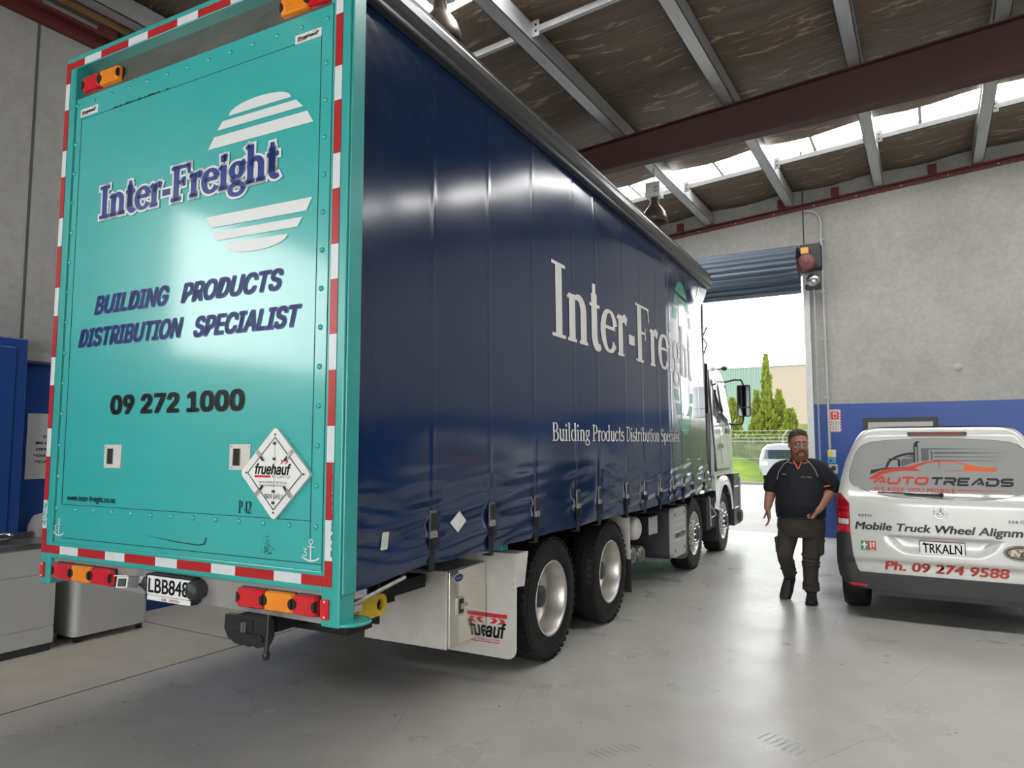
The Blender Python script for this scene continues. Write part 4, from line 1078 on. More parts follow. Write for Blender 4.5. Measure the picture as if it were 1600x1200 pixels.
# number plate with lamps
b = MB(); fp = frame((0, -.035, 0), (1, 0, 0), (0, 0, 1), (0, -1, 0))
b.prism(rrect(-1.395, -1.005, .855, 1.0, .01), fp, -.05, .0, M['black'])
b.prism(rrect(-1.378, -1.018, .885, .990, .008), fp, 0, .003, M['plate_white']); b.prism(rrect(-1.375, -1.012, .856, .882, .004), fp, 0, .003, M['plate_white'])
text(b, 'LBB848', fp, -1.366, -1.030, .897, .979, .0045, M['black_ink'], bold=.02, human=True)
text(b, 'CAL', fp, -1.25, -1.205, .861, .875, .0045, M['black_ink'], bold=.02, shear=.2); text(b, 'ISUZU', fp, -1.185, -1.10, .862, .875, .0045, M['red_ink'], bold=.02)
b.build('number_plate', TK)
for x, r_ in ((-1.405, .82), (-1.005, 1.0)):
    b = MB(); b.lathe([(.052 * r_, 0), (.054 * r_, .04 * r_), (.050 * r_, .07 * r_), (.034 * r_, .085 * r_), (0, .09 * r_)], (x, .03, .938), '-Y', M['darkgrey'], 22); b.build('plate_lamp', TK, bevel=.0)
b = MB(); Rm = Matrix.Rotation(math.radians(28), 3, 'Z') @ Matrix.Rotation(math.radians(-12), 3, 'X')
b.obox((-1.50, -.075, .945), .065, .12, .062, Rm, M['sheet_white']); b.obox(Vector((-1.50, -.075, .945)) + Rm @ Vector((0, -.061, -.002)), .046, .006, .044, Rm, M['black'])
b.obox(Vector((-1.50, -.075, .945)) + Rm @ Vector((0, -.012, .034)), .075, .15, .006, Rm, M['sheet_white'])
b.tube([(-1.475, -.02, .93), (-1.46, .0, .90), (-1.45, .03, .92)], .007, M['black'], 6); b.box(-1.50, -1.465, -.01, .035, .93, .97, M['sheet_white']); b.build('reversing_camera', TK, bevel=.003)
# tow coupling
b = MB(); P = [(-.735, .845), (-.45, .855), (-.418, .84), (-.415, .76), (-.44, .715), (-.50, .700), (-.535, .712), (-.55, .700), (-.58, .702), (-.585, .715), (-.605, .700), (-.66, .706), (-.715, .735), (-.74, .775)]
ft = frame((0, -.04, 0), (1, 0, 0), (0, 0, 1), (0, -1, 0))
b.prism(P, ft, -.035, .0, M['black']); b.prism([(-.68, .765), (-.47, .77), (-.45, .75), (-.46, .735), (-.7, .73), (-.705, .745)], ft, 0, .008, M['black'])
b.prism(rrect(-.62, -.53, .775, .835, .008), ft, 0, .004, M['blackmatte']); b.lathe([(0, 0), (.018, 0), (.018, .05), (0, .05)], (-.583, -.05, .775), 'Z', M['chrome'], 14)
b.box(-.68, -.47, .06, 1.4, .76, .845, M['blackmatte']); b.box(-.66, -.49, -.035, .1, .80, .85, M['blackmatte']); text(b, 'RINGFEDER', ft, -.70, -.50, .722, .738, .002, M['darkgrey']); b.build('tow_coupling', TK, bevel=.004)
b = MB(); b.tube([(-.40, -.06, .88), (-.398, -.065, .80), (-.40, -.07, .70)], [.011, .012, .013], M['black'], 10); b.lathe([(0, -.02), (.016, -.012), (.018, .01), (.012, .03), (0, .03)], (-.40, -.07, .68), 'Z', M['black'], 12); b.build('coupling_lever', TK)
b = MB(); fy = frame((-.13, 0, 0), (0, 1, 0), (0, 0, 1), (1, 0, 0))
P = [(.29, .92), (.29, .80)] + [(.46 + .055 * math.cos(a), .862 + .058 * math.sin(a)) for a in [math.radians(-90 + 180 * k / 12) for k in range(13)]]
hole = [(.455 + .028 * math.cos(a), .862 + .033 * math.sin(a)) for a in [2 * PI * k / 20 for k in range(20)]]
outer = []
for a in [2 * PI * k / 20 for k in range(20)]:                # ray from the hole centre to the outline
    d = (math.cos(a), math.sin(a)); best = 9
    for i in range(len(P)):
        p, q = P[i], P[(i + 1) % len(P)]; ex, ey = q[0] - p[0], q[1] - p[1]; den = d[0] * ey - d[1] * ex
        if abs(den) > 1e-9:
            t = ((p[0] - .455) * ey - (p[1] - .862) * ex) / den; u = ((p[0] - .455) * d[1] - (p[1] - .862) * d[0]) / den
            if t > 0 and -1e-6 <= u <= 1 + 1e-6: best = min(best, t)
    outer.append((.455 + d[0] * best, .862 + d[1] * best))
for d0, d1 in ((0, .02),):
    n = 20; V = [fy(*p, d1) for p in hole] + [fy(*p, d1) for p in outer] + [fy(*p, d0) for p in hole] + [fy(*p, d0) for p in outer]
    F = [(i, n + i, n + (i + 1) % n, (i + 1) % n) for i in range(n)] + [(2 * n + i, 2 * n + (i + 1) % n, 3 * n + (i + 1) % n, 3 * n + i) for i in range(n)] + [(n + i, 3 * n + i, 3 * n + (i + 1) % n, n + (i + 1) % n) for i in range(n)] + [(i, (i + 1) % n, 2 * n + (i + 1) % n, 2 * n + i) for i in range(n)]
    b.add(V, F, M['yellow'])
b.box(-.14, -.10, .27, .295, .795, .925, M['yellow']); b.build('towing_eye', TK)
b = MB(); b.box(-.75, -.16, .50, .515, .74, 1.0, M['blackmatte']); b.box(-.66, -.2, .3, .5, .72, 1.02, M['blackmatte']); b.build('underrun_plate', TK)
b = MB(); b.box(-.10, .005, .11, .2, .965, 1.0, M['steel_bar']); b.box(-.10, 0, .11, .17, .90, .93, M['steel_bar']); b.tube([(-.02, .12, .935), (-.02, .55, 1.0)], .012, M['steel_bar'], 8); b.build('curtain_tensioner', TK)

# right-hand curtain
BK = [.785, 1.467, 2.163, 2.945, 3.463, 4.198, 4.747, 5.338, 5.86, 6.412, 6.95, 7.692]
def smooth(a, c, t):
    t = min(1, max(0, (t - a) / (c - a))); return t * t * (3 - 2 * t)
def cz0(y): return 1.035 - .035 * (1 - smooth(.05, .75, y)) - .004 * math.sin(y * 7)
def cx_(y, z):
    d = 0.0
    for yb in BK:                                              # welted seams over the straps
        d += .0020 * math.exp(-((y - yb - .01) / .022) ** 2)
        low = 1 - smooth(1.05, 1.60, z)
        d -= .010 * low * math.exp(-((y - yb) / .06) ** 2) * (1 if z > 1.18 else .3)
    # a gentle sail between the straps and sharper wrinkles near the buckles
    low = 1 - smooth(1.2, 1.75, z)
    k = y * 5.1 + 1.3 * math.sin(y * 1.7)
    d += low * (.010 * math.sin(z * 34 + 1.6 * math.sin(y * 3.1) + y * .9) * (.5 + .5 * math.sin(k)) + .006 * math.sin(z * 61 - y * 4.0) * (.5 + .5 * math.cos(k * 1.3)))
    # tight diagonal pulls at the top rear corner
    q = (1 - smooth(.3, 1.5, y)) * smooth(3.35, 4.1, z)
    d += q * .003 * math.sin((z * 1.0 + y * .85) * 38)
    # slack leading panel and the buckle pulls
    d += .006 * math.sin(y * 2.1) * smooth(1.3, 2.2, z) * (1 - smooth(3.5, 4.05, z))
    # front panels turn a little more towards the doorway
    bulge = .052 * max(0, y - 2.95) / 2.75 if y < 5.70 else .052 - .125 * (y - 5.70) / 2.4
    d += bulge * (.35 + .65 * smooth(1.02, 1.5, z)) * (1 - smooth(3.8, 4.11, z))
    return d - .0115 * (z - 1.03)
def crease(y): return .0
CF = lambda a, c, d=0.0: Vector((cx_(a, c) + d, a, c))
ys = sorted(set([.10 + (LEN - .11) * i / 300 for i in range(301)] + [yb + dy for yb in BK for dy in (-.04, -.025, -.012, 0, .012, .022, .032, .045, .06)]))
zs = [i / 26 for i in range(27)]
tops = [1.7 + (4.115 - 1.7) * i / 44 for i in range(1, 45)]
def cgrid(u, v):
    z = cz0(u) + (1.7 - cz0(u)) * v if v <= 1 else v
    return CF(u, z)
b = MB(); b.grid(cgrid, ys, [k * 1.0 for k in zs] + [t + 0.0 for t in tops], M['navy'])
V = [cgrid(u, 0) for u in ys]; b.add(V + [v + Vector((-.012, 0, .0)) for v in V], [(i, i + 1, len(V) + i + 1, len(V) + i) for i in range(len(V) - 1)], M['navy'])
C_ = M['cream']
serif(b, 'Inter-Freight', CF, 2.505, 7.2, 2.612, .632, .004, C_, w=.18, t=.046)
serif(b, 'Building Products Distribution Specialist', CF, 2.475, 6.25, 1.756, .148, .004, C_, w=.15, t=.05)
# sun emblem near the front: banded green disc
gc, gr, grz = 6.62, .66, 1.02
cz_ = 2.86
def band(zA, zB):
    def hw(z): return gr * math.sqrt(max(0.0, 1 - ((z - cz_) / grz) ** 2))
    n = 10; L_ = [(gc - hw(zA + (zB - zA) * i / n), zA + (zB - zA) * i / n) for i in range(n + 1)]; R_2 = [(gc + hw(zA + (zB - zA) * i / n), zA + (zB - zA) * i / n) for i in range(n + 1)]
    for i in range(n): b.add([CF(*L_[i], .0022), CF(*R_2[i], .0022), CF(*R_2[i + 1], .0022), CF(*L_[i + 1], .0022)], [(0, 1, 2, 3)], M['green_print'])
for a, c in ((3.70, 3.875), (3.52, 3.65), (3.32, 3.47), (2.28, 2.42), (2.10, 2.24), (1.85, 2.05)): band(a, c)
# stickers
b.prism(rrect(.318, .374, 1.176, 1.268, .006), CF, .002, .004, M['sign_white'])
for k in range(5): b.poly([(.332, 1.19 + k * .012), (.36, 1.19 + k * .012), (.36, 1.194 + k * .012), (.332, 1.194 + k * .012)], CF, .0045, M['logo_grey'])
b.prism([(1.072, 1.318), (.977, 1.255), (1.064, 1.189), (1.172, 1.25)], CF, .003, .005, M['plate_white'])
b.poly(ell(1.05, 1.272, .018, .012, 14), CF, .0055, M['gold']); text(b, 'Heavy Lifter', CF, 1.02, 1.135, 1.250, 1.264, .0055, M['black_ink'])
for k in range(3): b.poly([(1.045, 1.236 - k * .008), (1.105, 1.236 - k * .008), (1.105, 1.239 - k * .008), (1.045, 1.239 - k * .008)], CF, .0055, M['gold'])
b.build('side_curtain', TK)
b = MB(); b.box(-.12, -.06, .105, .20, 1.05, 4.12, M['navy_post']); b.box(-.05, .002, .108, .116, 1.0, 4.2, M['navy_post']); b.build('curtain_pole', TK)
# roof rail
b = MB(); P = [(-.03, 4.105), (.022, 4.105), (.030, 4.115), (.030, 4.135), (.022, 4.14), (.045, 4.16), (.055, 4.20), (.05, 4.25), (.035, 4.275), (.03, 4.285), (.03, 4.305), (.005, 4.315), (.005, 4.335), (-.03, 4.335)]
b.prism(P, frame((0, .11, 0), (1, 0, 0), (0, 0, 1), (0, 1, 0)), 0, LEN - .10, M['rail'])
y = .4
while y < LEN: b.lathe([(.006, .03), (.005, .034), (0, .034)], (0, y, 4.296), 'X', M['black'], 6); y += .3
b.build('roof_rail', TK)
# buckles and straps
for yb in BK:
    x = max(cx_(yb - .03, 1.26), cx_(yb + .03, 1.26), cx_(yb, 1.34), cx_(yb, 1.2)) + .004
    b = MB(); b.prism(rrect(yb - .032, yb + .034, 1.185, 1.345, .006), SF, x, x + .010, M['buckle']); b.prism(rrect(yb - .018, yb + .02, 1.235, 1.33, .004), SF, x + .010, x + .022, M['black'])
    b.prism(rrect(yb - .030, yb + .032, 1.190, 1.225, .003), SF, x + .010, x + .017, M['steel_bar'])
    text(b, 'HL', SF, yb - .012, yb + .014, 1.2, 1.215, x + .018, M['black_ink'])
    o = b.build('buckle', TK, bevel=.002)
    b = MB(); b.box(x - .004, x + .004, yb - .026, yb + .026, 1.0, 1.19, M['strap']); b.box(x - .05, x + .004, yb - .026, yb + .026, .995, 1.005, M['strap'])
    b.prism(rrect(yb + .0, yb + .042, 1.125, 1.19, .008), SF, x + .004, x + .022, M['strap'])
    b.build('strap', o)

# chassis
b = MB()
for x in (-1.72, -.86): b.box(x, x + .08, 1.3, 10.0, .62, .90, M['blackmatte'])
for y in (1.4, 3.27, 5.2, 6.4, 8.2, 9.8): b.box(-1.7, -.8, y, y + .1, .64, .86, M['blackmatte'])
b.build('chassis_frame', TK)
b = MB(); b.box(-2.40, -2.38, 4.7, 6.85, .30, 1.05, M['alu_flap']); b.build('far_side_shade_panel', TK)  # unseen panel added to deepen the shade under the truck
WH = (2.66, 4.03, 7.40, 9.33); RW = .487
for y in WH:
    b = MB(); b.tube([(-2.3, y, RW), (-.2, y, RW)], .07, M['blackmatte'], 12); 
    if y < 5: b.sphere((-1.25, y, RW), .24, M['blackmatte'], 14, 10)
    b.build('axle', TK)
def tyre_profile(w, r):
    return [(r * .585, -w * .42), (r * .62, -w * .47), (r * .78, -w * .5), (r * .92, -w * .49), (r * .97, -w * .44), (r * .992, -w * .36), (r, -w * .2), (r, w * .2), (r * .992, w * .36), (r * .97, w * .44), (r * .92, w * .49), (r * .78, w * .5), (r * .62, w * .47), (r * .585, w * .42), (r * .585, -w * .42)]
def add_tread(b, w, r, n=46):
    for k in range(n):
        a = 2 * PI * k / n
        for s in (-1, 1):
            c = (s * w * .40, r * .985 * math.cos(a), r * .985 * math.sin(a)); R3 = Matrix.Rotation(a, 3, 'X')
            b.obox(c, w * .17, r * .028, r * .075, R3 , M['rubber'])
    for x in (-.12, .12):
        b.lathe([(r * 1.004, x * w - .012), (r * 1.004, x * w + .012)], (0, 0, 0), 'X', M['blackmatte'], 40)
def wheel(y, side, kind):
    """side +1: right-hand wheel, outer face looks to +x"""
    h = holder('wheel', TK, (-.1 - .13 if side > 0 else -2.5 + .23, y, RW), (0, 0, 0 if side > 0 else PI))
    b = MB(); b.lathe(tyre_profile(.26, RW), (0, 0, 0), 'X', M['rubber'], 56)
    for rr_ in (.70, .76, .90): b.lathe([(RW * rr_, .1325), (RW * (rr_ + .012), .1335), (RW * (rr_ + .02), .131)], (0, 0, 0), 'X', M['rubber'], 56)
    add_tread(b, .26, RW); b.build('tyre', h)
    A = M['alu_rim']
    if kind == 'dual':
        b = MB(); b.lathe([(.292, .118), (.300, .126), (.296, .132), (.284, .128), (.275, .110), (.262, .06), (.255, -.02), (.248, -.06), (.14, -.075), (.11, -.075)], (0, 0, 0), 'X', A, 56); b.build('rim', h)
        b = MB(); b.lathe([(0, .05), (.06, .05), (.085, .035), (.09, -.02), (.11, -.04), (.115, -.075)], (0, 0, 0), 'X', M['darkgrey'], 24); b.build('hub', h)
        for k in range(10):
            a = 2 * PI * k / 10; b = MB(); b.lathe([(.016, -.075), (.016, -.045), (.010, -.03), (0, -.03)], (0, .142 * math.cos(a), .142 * math.sin(a)), 'X', M['steel_bar'], 6, smooth=False); b.build('lug_nut', h)
        b = MB(); b.lathe(tyre_profile(.26, RW), (-.33, 0, 0), 'X', M['rubber'], 40); b.build('inner_tyre', h)
    else:
        b = MB(); b.lathe([(.292, .118), (.300, .126), (.296, .132), (.286, .128), (.276, .112), (.262, .085), (.235, .082)], (0, 0, 0), 'X', A, 56)
        # disc with ten round hand holes between r .235 and .165
        n = 10; seg = 6
        for k in range(n):
            a0 = 2 * PI * k / n; ac = a0 + PI / n; hole = []
            quad = []
            for i in range(12):
                t = 2 * PI * i / 12; rad = .200 + .021 * math.cos(t); ang = ac + .024 * math.sin(t) / .2; hole.append((rad, ang))
                # matching outline point
                dx, dy = math.cos(t), math.sin(t); m_ = max(abs(dx), abs(dy)); quad.append((.200 + .036 * dx / m_, ac + PI / n * dy / m_))
            P3 = lambda q: (.082 + (.236 - q[0]) * .55, q[0] * math.cos(q[1]), q[0] * math.sin(q[1]))
            V = [P3(q) for q in hole] + [P3(q) for q in quad]
            b.add(V, [(i, 12 + i, 12 + (i + 1) % 12, (i + 1) % 12) for i in range(12)], A, True)
        b.lathe([(.164, .1215), (.150, .132), (.10, .134), (.098, .15)], (0, 0, 0), 'X', A, 40)
        b.lathe([(.25, .06), (.10, .07)], (0, 0, 0), 'X', M['blackmatte'], 30); b.build('rim', h)
        b = MB(); b.lathe([(.098, .134), (.098, .17), (.085, .19), (.05, .20), (0, .20)], (0, 0, 0), 'X', M['darkgrey'], 24); b.build('hub', h)
        for k in range(10):
            a = 2 * PI * k / 10; b = MB(); b.lathe([(.019, .13), (.019, .165), (.013, .182), (0, .184)], (0, .130 * math.cos(a), .130 * math.sin(a)), 'X', M['chrome'], 8); b.build('lug_nut', h)
    return h
wheel(WH[0], 1, 'dual'); wheel(WH[1], 1, 'dual'); wheel(WH[2], 1, 'front'); wheel(WH[3], 1, 'front')
for y, kd in zip(WH, ('dual', 'dual', 'front', 'front')):
    h = holder('wheel', TK, (-2.27, y, RW), (0, 0, PI)); b = MB(); b.lathe(tyre_profile(.26, RW), (0, 0, 0), 'X', M['rubber'], 32); b.build('tyre', h)
    b = MB(); b.lathe([(.29, .12), (.26, .06), (.1, .05), (0, .06)], (0, 0, 0), 'X', M['alu_rim'], 24); b.build('rim', h)

# tool box, flap and guard behind the first wheel
b = MB(); b.box(-1.05, -.345, 1.47, 1.985, .335, .86, M['alu_flap']); b.build('tool_box', TK, bevel=.006)
tbx = [o for o in TK.children if o.name.startswith('tool_box')][0]
b = MB(); b.box(-.345, -.328, 1.485, 1.98, .340, .855, M['alu_polish']); b.prism(ell(1.60, .80, .062, .032), SF, -.328, -.3265, M['plate_white']); b.prism(ell(1.60, .80, .055, .026), SF, -.3265, -.3255, M['blue_ink'])
text(b, 'freighter', SF, 1.563, 1.637, .792, .806, -.325, M['plate_white'], shear=.2); b.build('door', tbx, bevel=.003)
b = MB(); b.prism(rrect(1.575, 1.665, .54, .67, .012), SF, -.328, -.318, M['alu']); b.prism(rrect(1.59, 1.65, .555, .655, .008), SF, -.318, -.316, M['black']); b.prism(rrect(1.608, 1.634, .585, .62, .003), SF, -.316, -.308, M['alu']); b.lathe([(.014, 0), (.014, .012), (0, .012)], (-.328, 1.69, .605), 'X', M['steel_bar'], 12); b.build('lock', tbx)
ff = frame((0, 1.995, 0), (1, 0, 0), (0, 0, 1), (0, -1, 0))
P = [(-.70, .172), (-.155, .168)] + [(-.155 + .075 * math.sin(a), .243 - .075 * math.cos(a)) for a in [math.radians(10 + 80 * k / 6) for k in range(7)]] + [(-.078, .70), (-.70, .70)]
b = MB(); b.prism(P, ff, -.006, 0, M['alu_flap'])
b.poly([(-.62, .452), (-.157, .452), (-.157, .482), (-.62, .482)], ff, .002, M['red_ink'])
text(b, 'fruehauf', ff, -.60, -.163, .305, .420, .002, M['black_ink'], bold=.03, shear=.2); text(b, 'NZ LIMITED', ff, -.47, -.215, .280, .296, .002, M['red_ink'])
b.poly([(-.60, .268), (-.222, .268), (-.222, .273), (-.60, .273)], ff, .002, M['red_ink'])
for q in (-.31, -.245): b.poly([(q, .402), (q + .05, .410), (q + .075, .432), (q + .055, .446), (q + .01, .448), (q + .04, .430)], ff, .002, M['red_ink'])
b.build('mudflap', TK)
b = MB(); b.hexa([(-.75, 1.985, .685), (-.085, 1.985, .685), (-.06, 2.09, .685), (-.75, 2.09, .685)], [(-.75, 1.985, .93), (-.075, 1.985, .93), (-.03, 2.09, .94), (-.75, 2.09, .94)], M['alu_flap'])
for x, z in ((-.10, .71), (-.70, .71)): b.lathe([(.008, 0), (.006, .006), (0, .006)], (x, 1.985, z), '-Y', M['steel_bar'], 8)
b.box(-.35, -.2, 2.0, 2.09, .94, 1.0, M['teal_dark']); b.build('mudguard', TK, bevel=.004)
# between the axles
b = MB(); b.box(-.70, -.10, 4.62, 4.63, .50, .96, M['alu_flap']); b.box(-.70, -.09, 4.615, 4.625, .18, .52, M['blackmatte']); b.build('front_mudflap', TK)
for (y, z, r, x1) in ((4.98, .80, .128, -.10), (5.05, .50, .10, -.18), (5.30, .48, .095, -.16)):
    b = MB(); b.lathe([(0, -.75), (r, -.7), (r, -.06), (r * .9, -.03), (r * .6, -.008), (0, 0)], (x1, y, z), 'X', M['alu_flap'] if r > .12 else M['header'], 26); b.build('air_tank', TK)
b = MB(); b.box(-.3, -.125, 5.35, 5.69, .665, .89, M['blackmatte']); b.prism([(5.36, .69), (5.68, .68), (5.68, .885), (5.62, .885), (5.62, .87), (5.55, .87), (5.55, .885), (5.48, .885), (5.48, .87), (5.42, .87), (5.42, .885), (5.36, .885)], SF, -.125, -.115, M['pvc']); b.build('valve_box', TK)
b = MB(); b.prism(rrect(6.10, 6.78, .305, .925, .07), SF, -.62, -.10, M['darkgrey']); b.build('battery_box', TK)
bb = [o for o in TK.children if o.name.startswith('battery_box')][0]
b = MB(); b.prism(rrect(6.13, 6.77, .315, .92, .08), SF, -.10, -.055, M['pvc'])
for z in (.52, .62, .70, .78): b.prism([(6.22, z), (6.70, z), (6.70, z + .006), (6.22, z + .006)], SF, -.055, -.051, M['sheet_white'])
text(b, 'ISUZU', SF, 6.22, 6.72, .555, .61, -.050, M['darkgrey'], bold=.03)
for y in (6.22, 6.69):
    for z in (.40, .85): b.lathe([(.022, 0), (.022, .004), (0, .004)], (-.055, y, z), 'X', M['black'], 12)
b.build('cover', bb, bevel=.012)
fm = frame((0, 6.90, 0), (1, 0, 0), (0, 0, 1), (0, -1, 0))
b = MB(); b.prism([(-.95, .215), (-.16, .20), (-.10, .22), (-.075, .28), (-.075, .93), (-.95, .93)], fm, -.012, 0, M['header']); b.build('steer_axle_mudflap', TK)
b = MB(); b.box(-.85, -.08, 8.70, 8.74, .22, 1.12, M['blackmatte']); b.box(-.85, -.09, 8.1, 8.7, .45, .9, M['blackmatte']); b.build('cab_mudflap', TK)
b = MB(); b.tube([(-.03, 8.0, .95), (-.03, 8.05, .93), (-.03, 8.10, .52)], .016, M['alu'], 6); b.tube([(-.03, 8.09, .83), (-.03, 8.5, .65), (-.03, 8.12, .64)], .014, M['alu'], 6); b.build('side_bracket', TK)

# cab
cabL = M['cab_white']
b = MB()
prof = [(8.62, 1.22), (8.58, 1.6), (8.56, 2.9), (8.62, 3.02), (9.2, 3.02), (9.75, 2.93), (10.02, 2.72), (10.28, 1.95), (10.33, 1.55), (10.33, 1.22)]
V0 = []
def cabx(z, y): return -.10 + .035 * smooth(2.9, 1.3, -(-z)) if False else -.07 - .10 * smooth(2.2, 3.02, z) - .05 * smooth(9.9, 10.33, y)
ringsR = [Vector((cabx(z, y), y, z)) for y, z in prof]; ringsL = [Vector((-2.5 - cabx(z, y), y, z)) for y, z in prof]
n = len(prof)
b.add(ringsR + ringsL, [tuple(range(n)), tuple(range(2 * n - 1, n - 1, -1))], cabL)
b.add(ringsR + ringsL, [(i, n + i, n + (i + 1) % n, (i + 1) % n) for i in range(n)], cabL)
b.build('cab_shell', TK, bevel=.05, bseg=3)
b = MB(); b.box(-2.40, -.125, 8.52, 8.565, 1.2, 2.98, M['black']); b.box(-.20, -.10, 8.30, 8.53, 1.1, 2.2, M['black']); b.build('cab_rear_panel', TK)
fc = frame((-.068, 0, 0), (0, 1, 0), (0, 0, 1), (1, 0, 0))
def side(poly, d0, d1, m, nm, bev=0):
    q = MB(); n = len(poly)
    V = [Vector((cabx(z, y) + d, y, z)) for d in (d0, d1) for y, z in poly]
    q.add(V, [tuple(range(n - 1, -1, -1)), tuple(range(n, 2 * n))] + [(i, (i + 1) % n, n + (i + 1) % n, n + i) for i in range(n)], m); return q.build(nm, TK, bevel=bev)
side([(8.64, 1.30), (8.70, 1.30), (8.68, 2.9), (8.62, 2.9)], 0, .03, M['black'], 'cab_rear_seal')
side([(8.90, 2.25), (9.15, 2.22), (9.15, 2.75), (8.90, 2.78)], .002, .010, M['glass_dark'], 'sleeper_window')
side([(9.30, 2.22), (10.05, 2.08), (9.85, 2.68), (9.32, 2.74)], .002, .012, M['glass_dark'], 'door_window')
side([(9.86, 2.74), (9.95, 2.72), (10.17, 2.05), (10.08, 2.03)], .004, .02, M['black'], 'window_pillar_trim')
side([(8.85, 2.06), (9.1, 2.06), (9.1, 2.16), (8.85, 2.16)], .003, .014, M['darkgrey'], 'side_vent')
side([(9.45, 1.90), (9.72, 1.90), (9.72, 1.98), (9.45, 1.98)], .008, .03, M['black'], 'door_handle')
side([(8.72, 1.30), (9.78, 1.30), (9.78, 1.34), (8.72, 1.34)], .0, .006, M['header'], 'door_sill_line')
side([(9.22, 1.4), (9.235, 1.4), (9.235, 2.85), (9.22, 2.85)], .0, .004, M['darkgrey'], 'door_gap')
side([(9.0, 1.66), (9.3, 1.66), (9.3, 1.73), (9.0, 1.73)], .0, .01, M['header'], 'side_badge')
# wheel-arch fender and steps
b = MB(); R0, R1_ = .56, .70
n = 18; A_ = [math.radians(12 + 150 * i / n) for i in range(n + 1)]
V = [(x, WH[3] + r * math.cos(a), RW + .02 + r * math.sin(a)) for a in A_ for (x, r) in ((-.06, R0), (-.04, R0 + .03), (-.05, R1_), (-.35, R1_))]
b.add(V, [(4 * i + j, 4 * i + 4 + j, 4 * i + 5 + j, 4 * i + 1 + j) for i in range(n) for j in range(3)], cabL, True)
b.box(-.5, -.07, 8.68, 8.80, 1.0, 1.3, cabL); b.build('wheel_arch', TK)
b = MB(); b.box(-2.4, -.12, 9.0, 10.2, .9, 1.25, M['blackmatte']); b.build('cab_underframe', TK)
b = MB(); b.prism([(9.93, .34), (10.42, .36), (10.46, .9), (10.42, 1.22), (9.98, 1.22), (9.92, .9)], SF, -.55, -.035, M['black'])
b.box(-.3, -.02, 9.96, 10.3, .98, 1.01, M['steel_bar']); b.box(-.3, -.02, 9.96, 10.3, .62, .65, M['steel_bar']); b.build('entry_step', TK, bevel=.02)
b = MB(); b.box(-2.47, -.03, 10.3, 10.52, .34, 1.16, M['darkgrey']); b.lathe([(0, 0), (.11, 0), (.12, .02), (.1, .06), (0, .07)], (-.05, 10.4, .48), 'X', M['darkgrey'], 18); b.build('front_bumper', TK, bevel=.03)
b = MB(); b.tube([(-.2, 10.05, 2.80), (.0, 10.04, 2.84), (.12, 10.02, 2.83), (.155, 10.01, 2.74)], .016, M['black'], 8); b.tube([(-.12, 10.12, 2.08), (.0, 10.1, 2.06), (.12, 10.04, 2.08), (.145, 10.02, 2.2)], .016, M['black'], 8); b.build('mirror_arm', TK)
ma = [o for o in TK.children if o.name.startswith('mirror_arm')][0]
b = MB(); fmr = frame((0, 9.985, 0), (1, 0, 0), (0, 0, 1), (0, -1, 0))
b.loft([[fmr(*p, d) for p in rrect(.16 - w_, .16 + w_, 2.468 - h_, 2.468 + h_, .035)] for w_, h_, d in ((.075, .24, -.09), (.105, .265, -.05), (.115, .275, .0), (.112, .272, .012))], M['black']); b.build('mirror_housing', ma)
M['mirror'] = mat('mirror_glass', (.10, .105, .11, 1), .04, metal=1.0)
b = MB(); b.prism(rrect(.065, .255, 2.36, 2.725, .025), fmr, .012, .015, M['mirror']); b.prism(rrect(.065, .255, 2.21, 2.345, .02), fmr, .012, .015, M['mirror']); b.build('mirror_glass', ma)
b = MB(); b.hexa([(-2.3, 8.65, 3.0), (-.25, 8.65, 3.0), (-.25, 9.75, 2.95), (-2.3, 9.75, 2.95)], [(-2.15, 8.62, 3.62), (-.36, 8.62, 3.62), (-.5, 8.9, 3.55), (-2.0, 8.9, 3.55)], cabL); b.build('roof_deflector', TK, bevel=.06, bseg=3)
b = MB(); b.tube([(-.3, 8.95, 3.1), (-.22, 8.98, 3.35), (-.27, 8.9, 3.46), (-.2, 8.9, 3.62)], .012, M['black'], 6); b.build('aerial', TK)
b = MB(); b.sphere((-.07, 9.55, 3.0), .05, M['darkgrey'], 14, 10, (1, .9, .8)); b.tube([(-.07, 9.55, 3.0), (-.2, 9.5, 2.98)], .012, M['darkgrey'], 6); b.build('marker_lamp', TK)
# ================================================================== THE VAN
M['brake_red'] = mat('brake_strip_red', (0.16, 0.006, 0.01, 1), 0.45)
VN = thing('van', 'white sign-written van parked with its rear to the camera by the blue wall', 'van', (.047, 8.0, 0))
WT = [(.30, .80), (.34, .87), (.40, .91), (.527, .93), (.78, .925), (1.0, .915), (1.22, .905), (1.40, .872), (1.557, .832), (1.705, .770), (1.80, .722), (1.85, .685), (1.874, .655), (1.888, .615), (1.897, .55)]
def interp(T, x):
    if x <= T[0][0]: return T[0][1]
    for (a, c), (d, e) in zip(T[:-1], T[1:]):
        if x <= d: return c + (e - c) * (x - a) / (d - a)
    return T[-1][1]
def Wd(z): return interp(WT, z)
def yr(x, z):
    y = 0.0
    if z > 1.12: y += .30 * (z - 1.12) + .06 * smooth(1.12, 1.3, z) - .03
    if z > 1.12: y = max(0.0, y)
    if z > 1.80: y += .10 * ((z - 1.80) / .1) ** 2
    e = min(1.0, abs(x) / Wd(z)); y += .035 * e ** 3 + (.09 * ((e - .88) / .12) ** 2 if e > .88 else 0)
    # pressed-in number plate recess
    q = (.835 - z) * .9; k = smooth(-.49 + q, -.41 + q, x) * (1 - smooth(.41 - q, .49 - q, x)) * smooth(.66, .74, z) * (1 - smooth(.822, .838, z)); y += .026 * k
    # fold line over the bumper
    y += .018 * (1 - smooth(.57, .60, z)) * (z < .62) - .0
    return y
VS = lambda a, c, d=0.0: Vector((a, yr(a, c) - d, c))
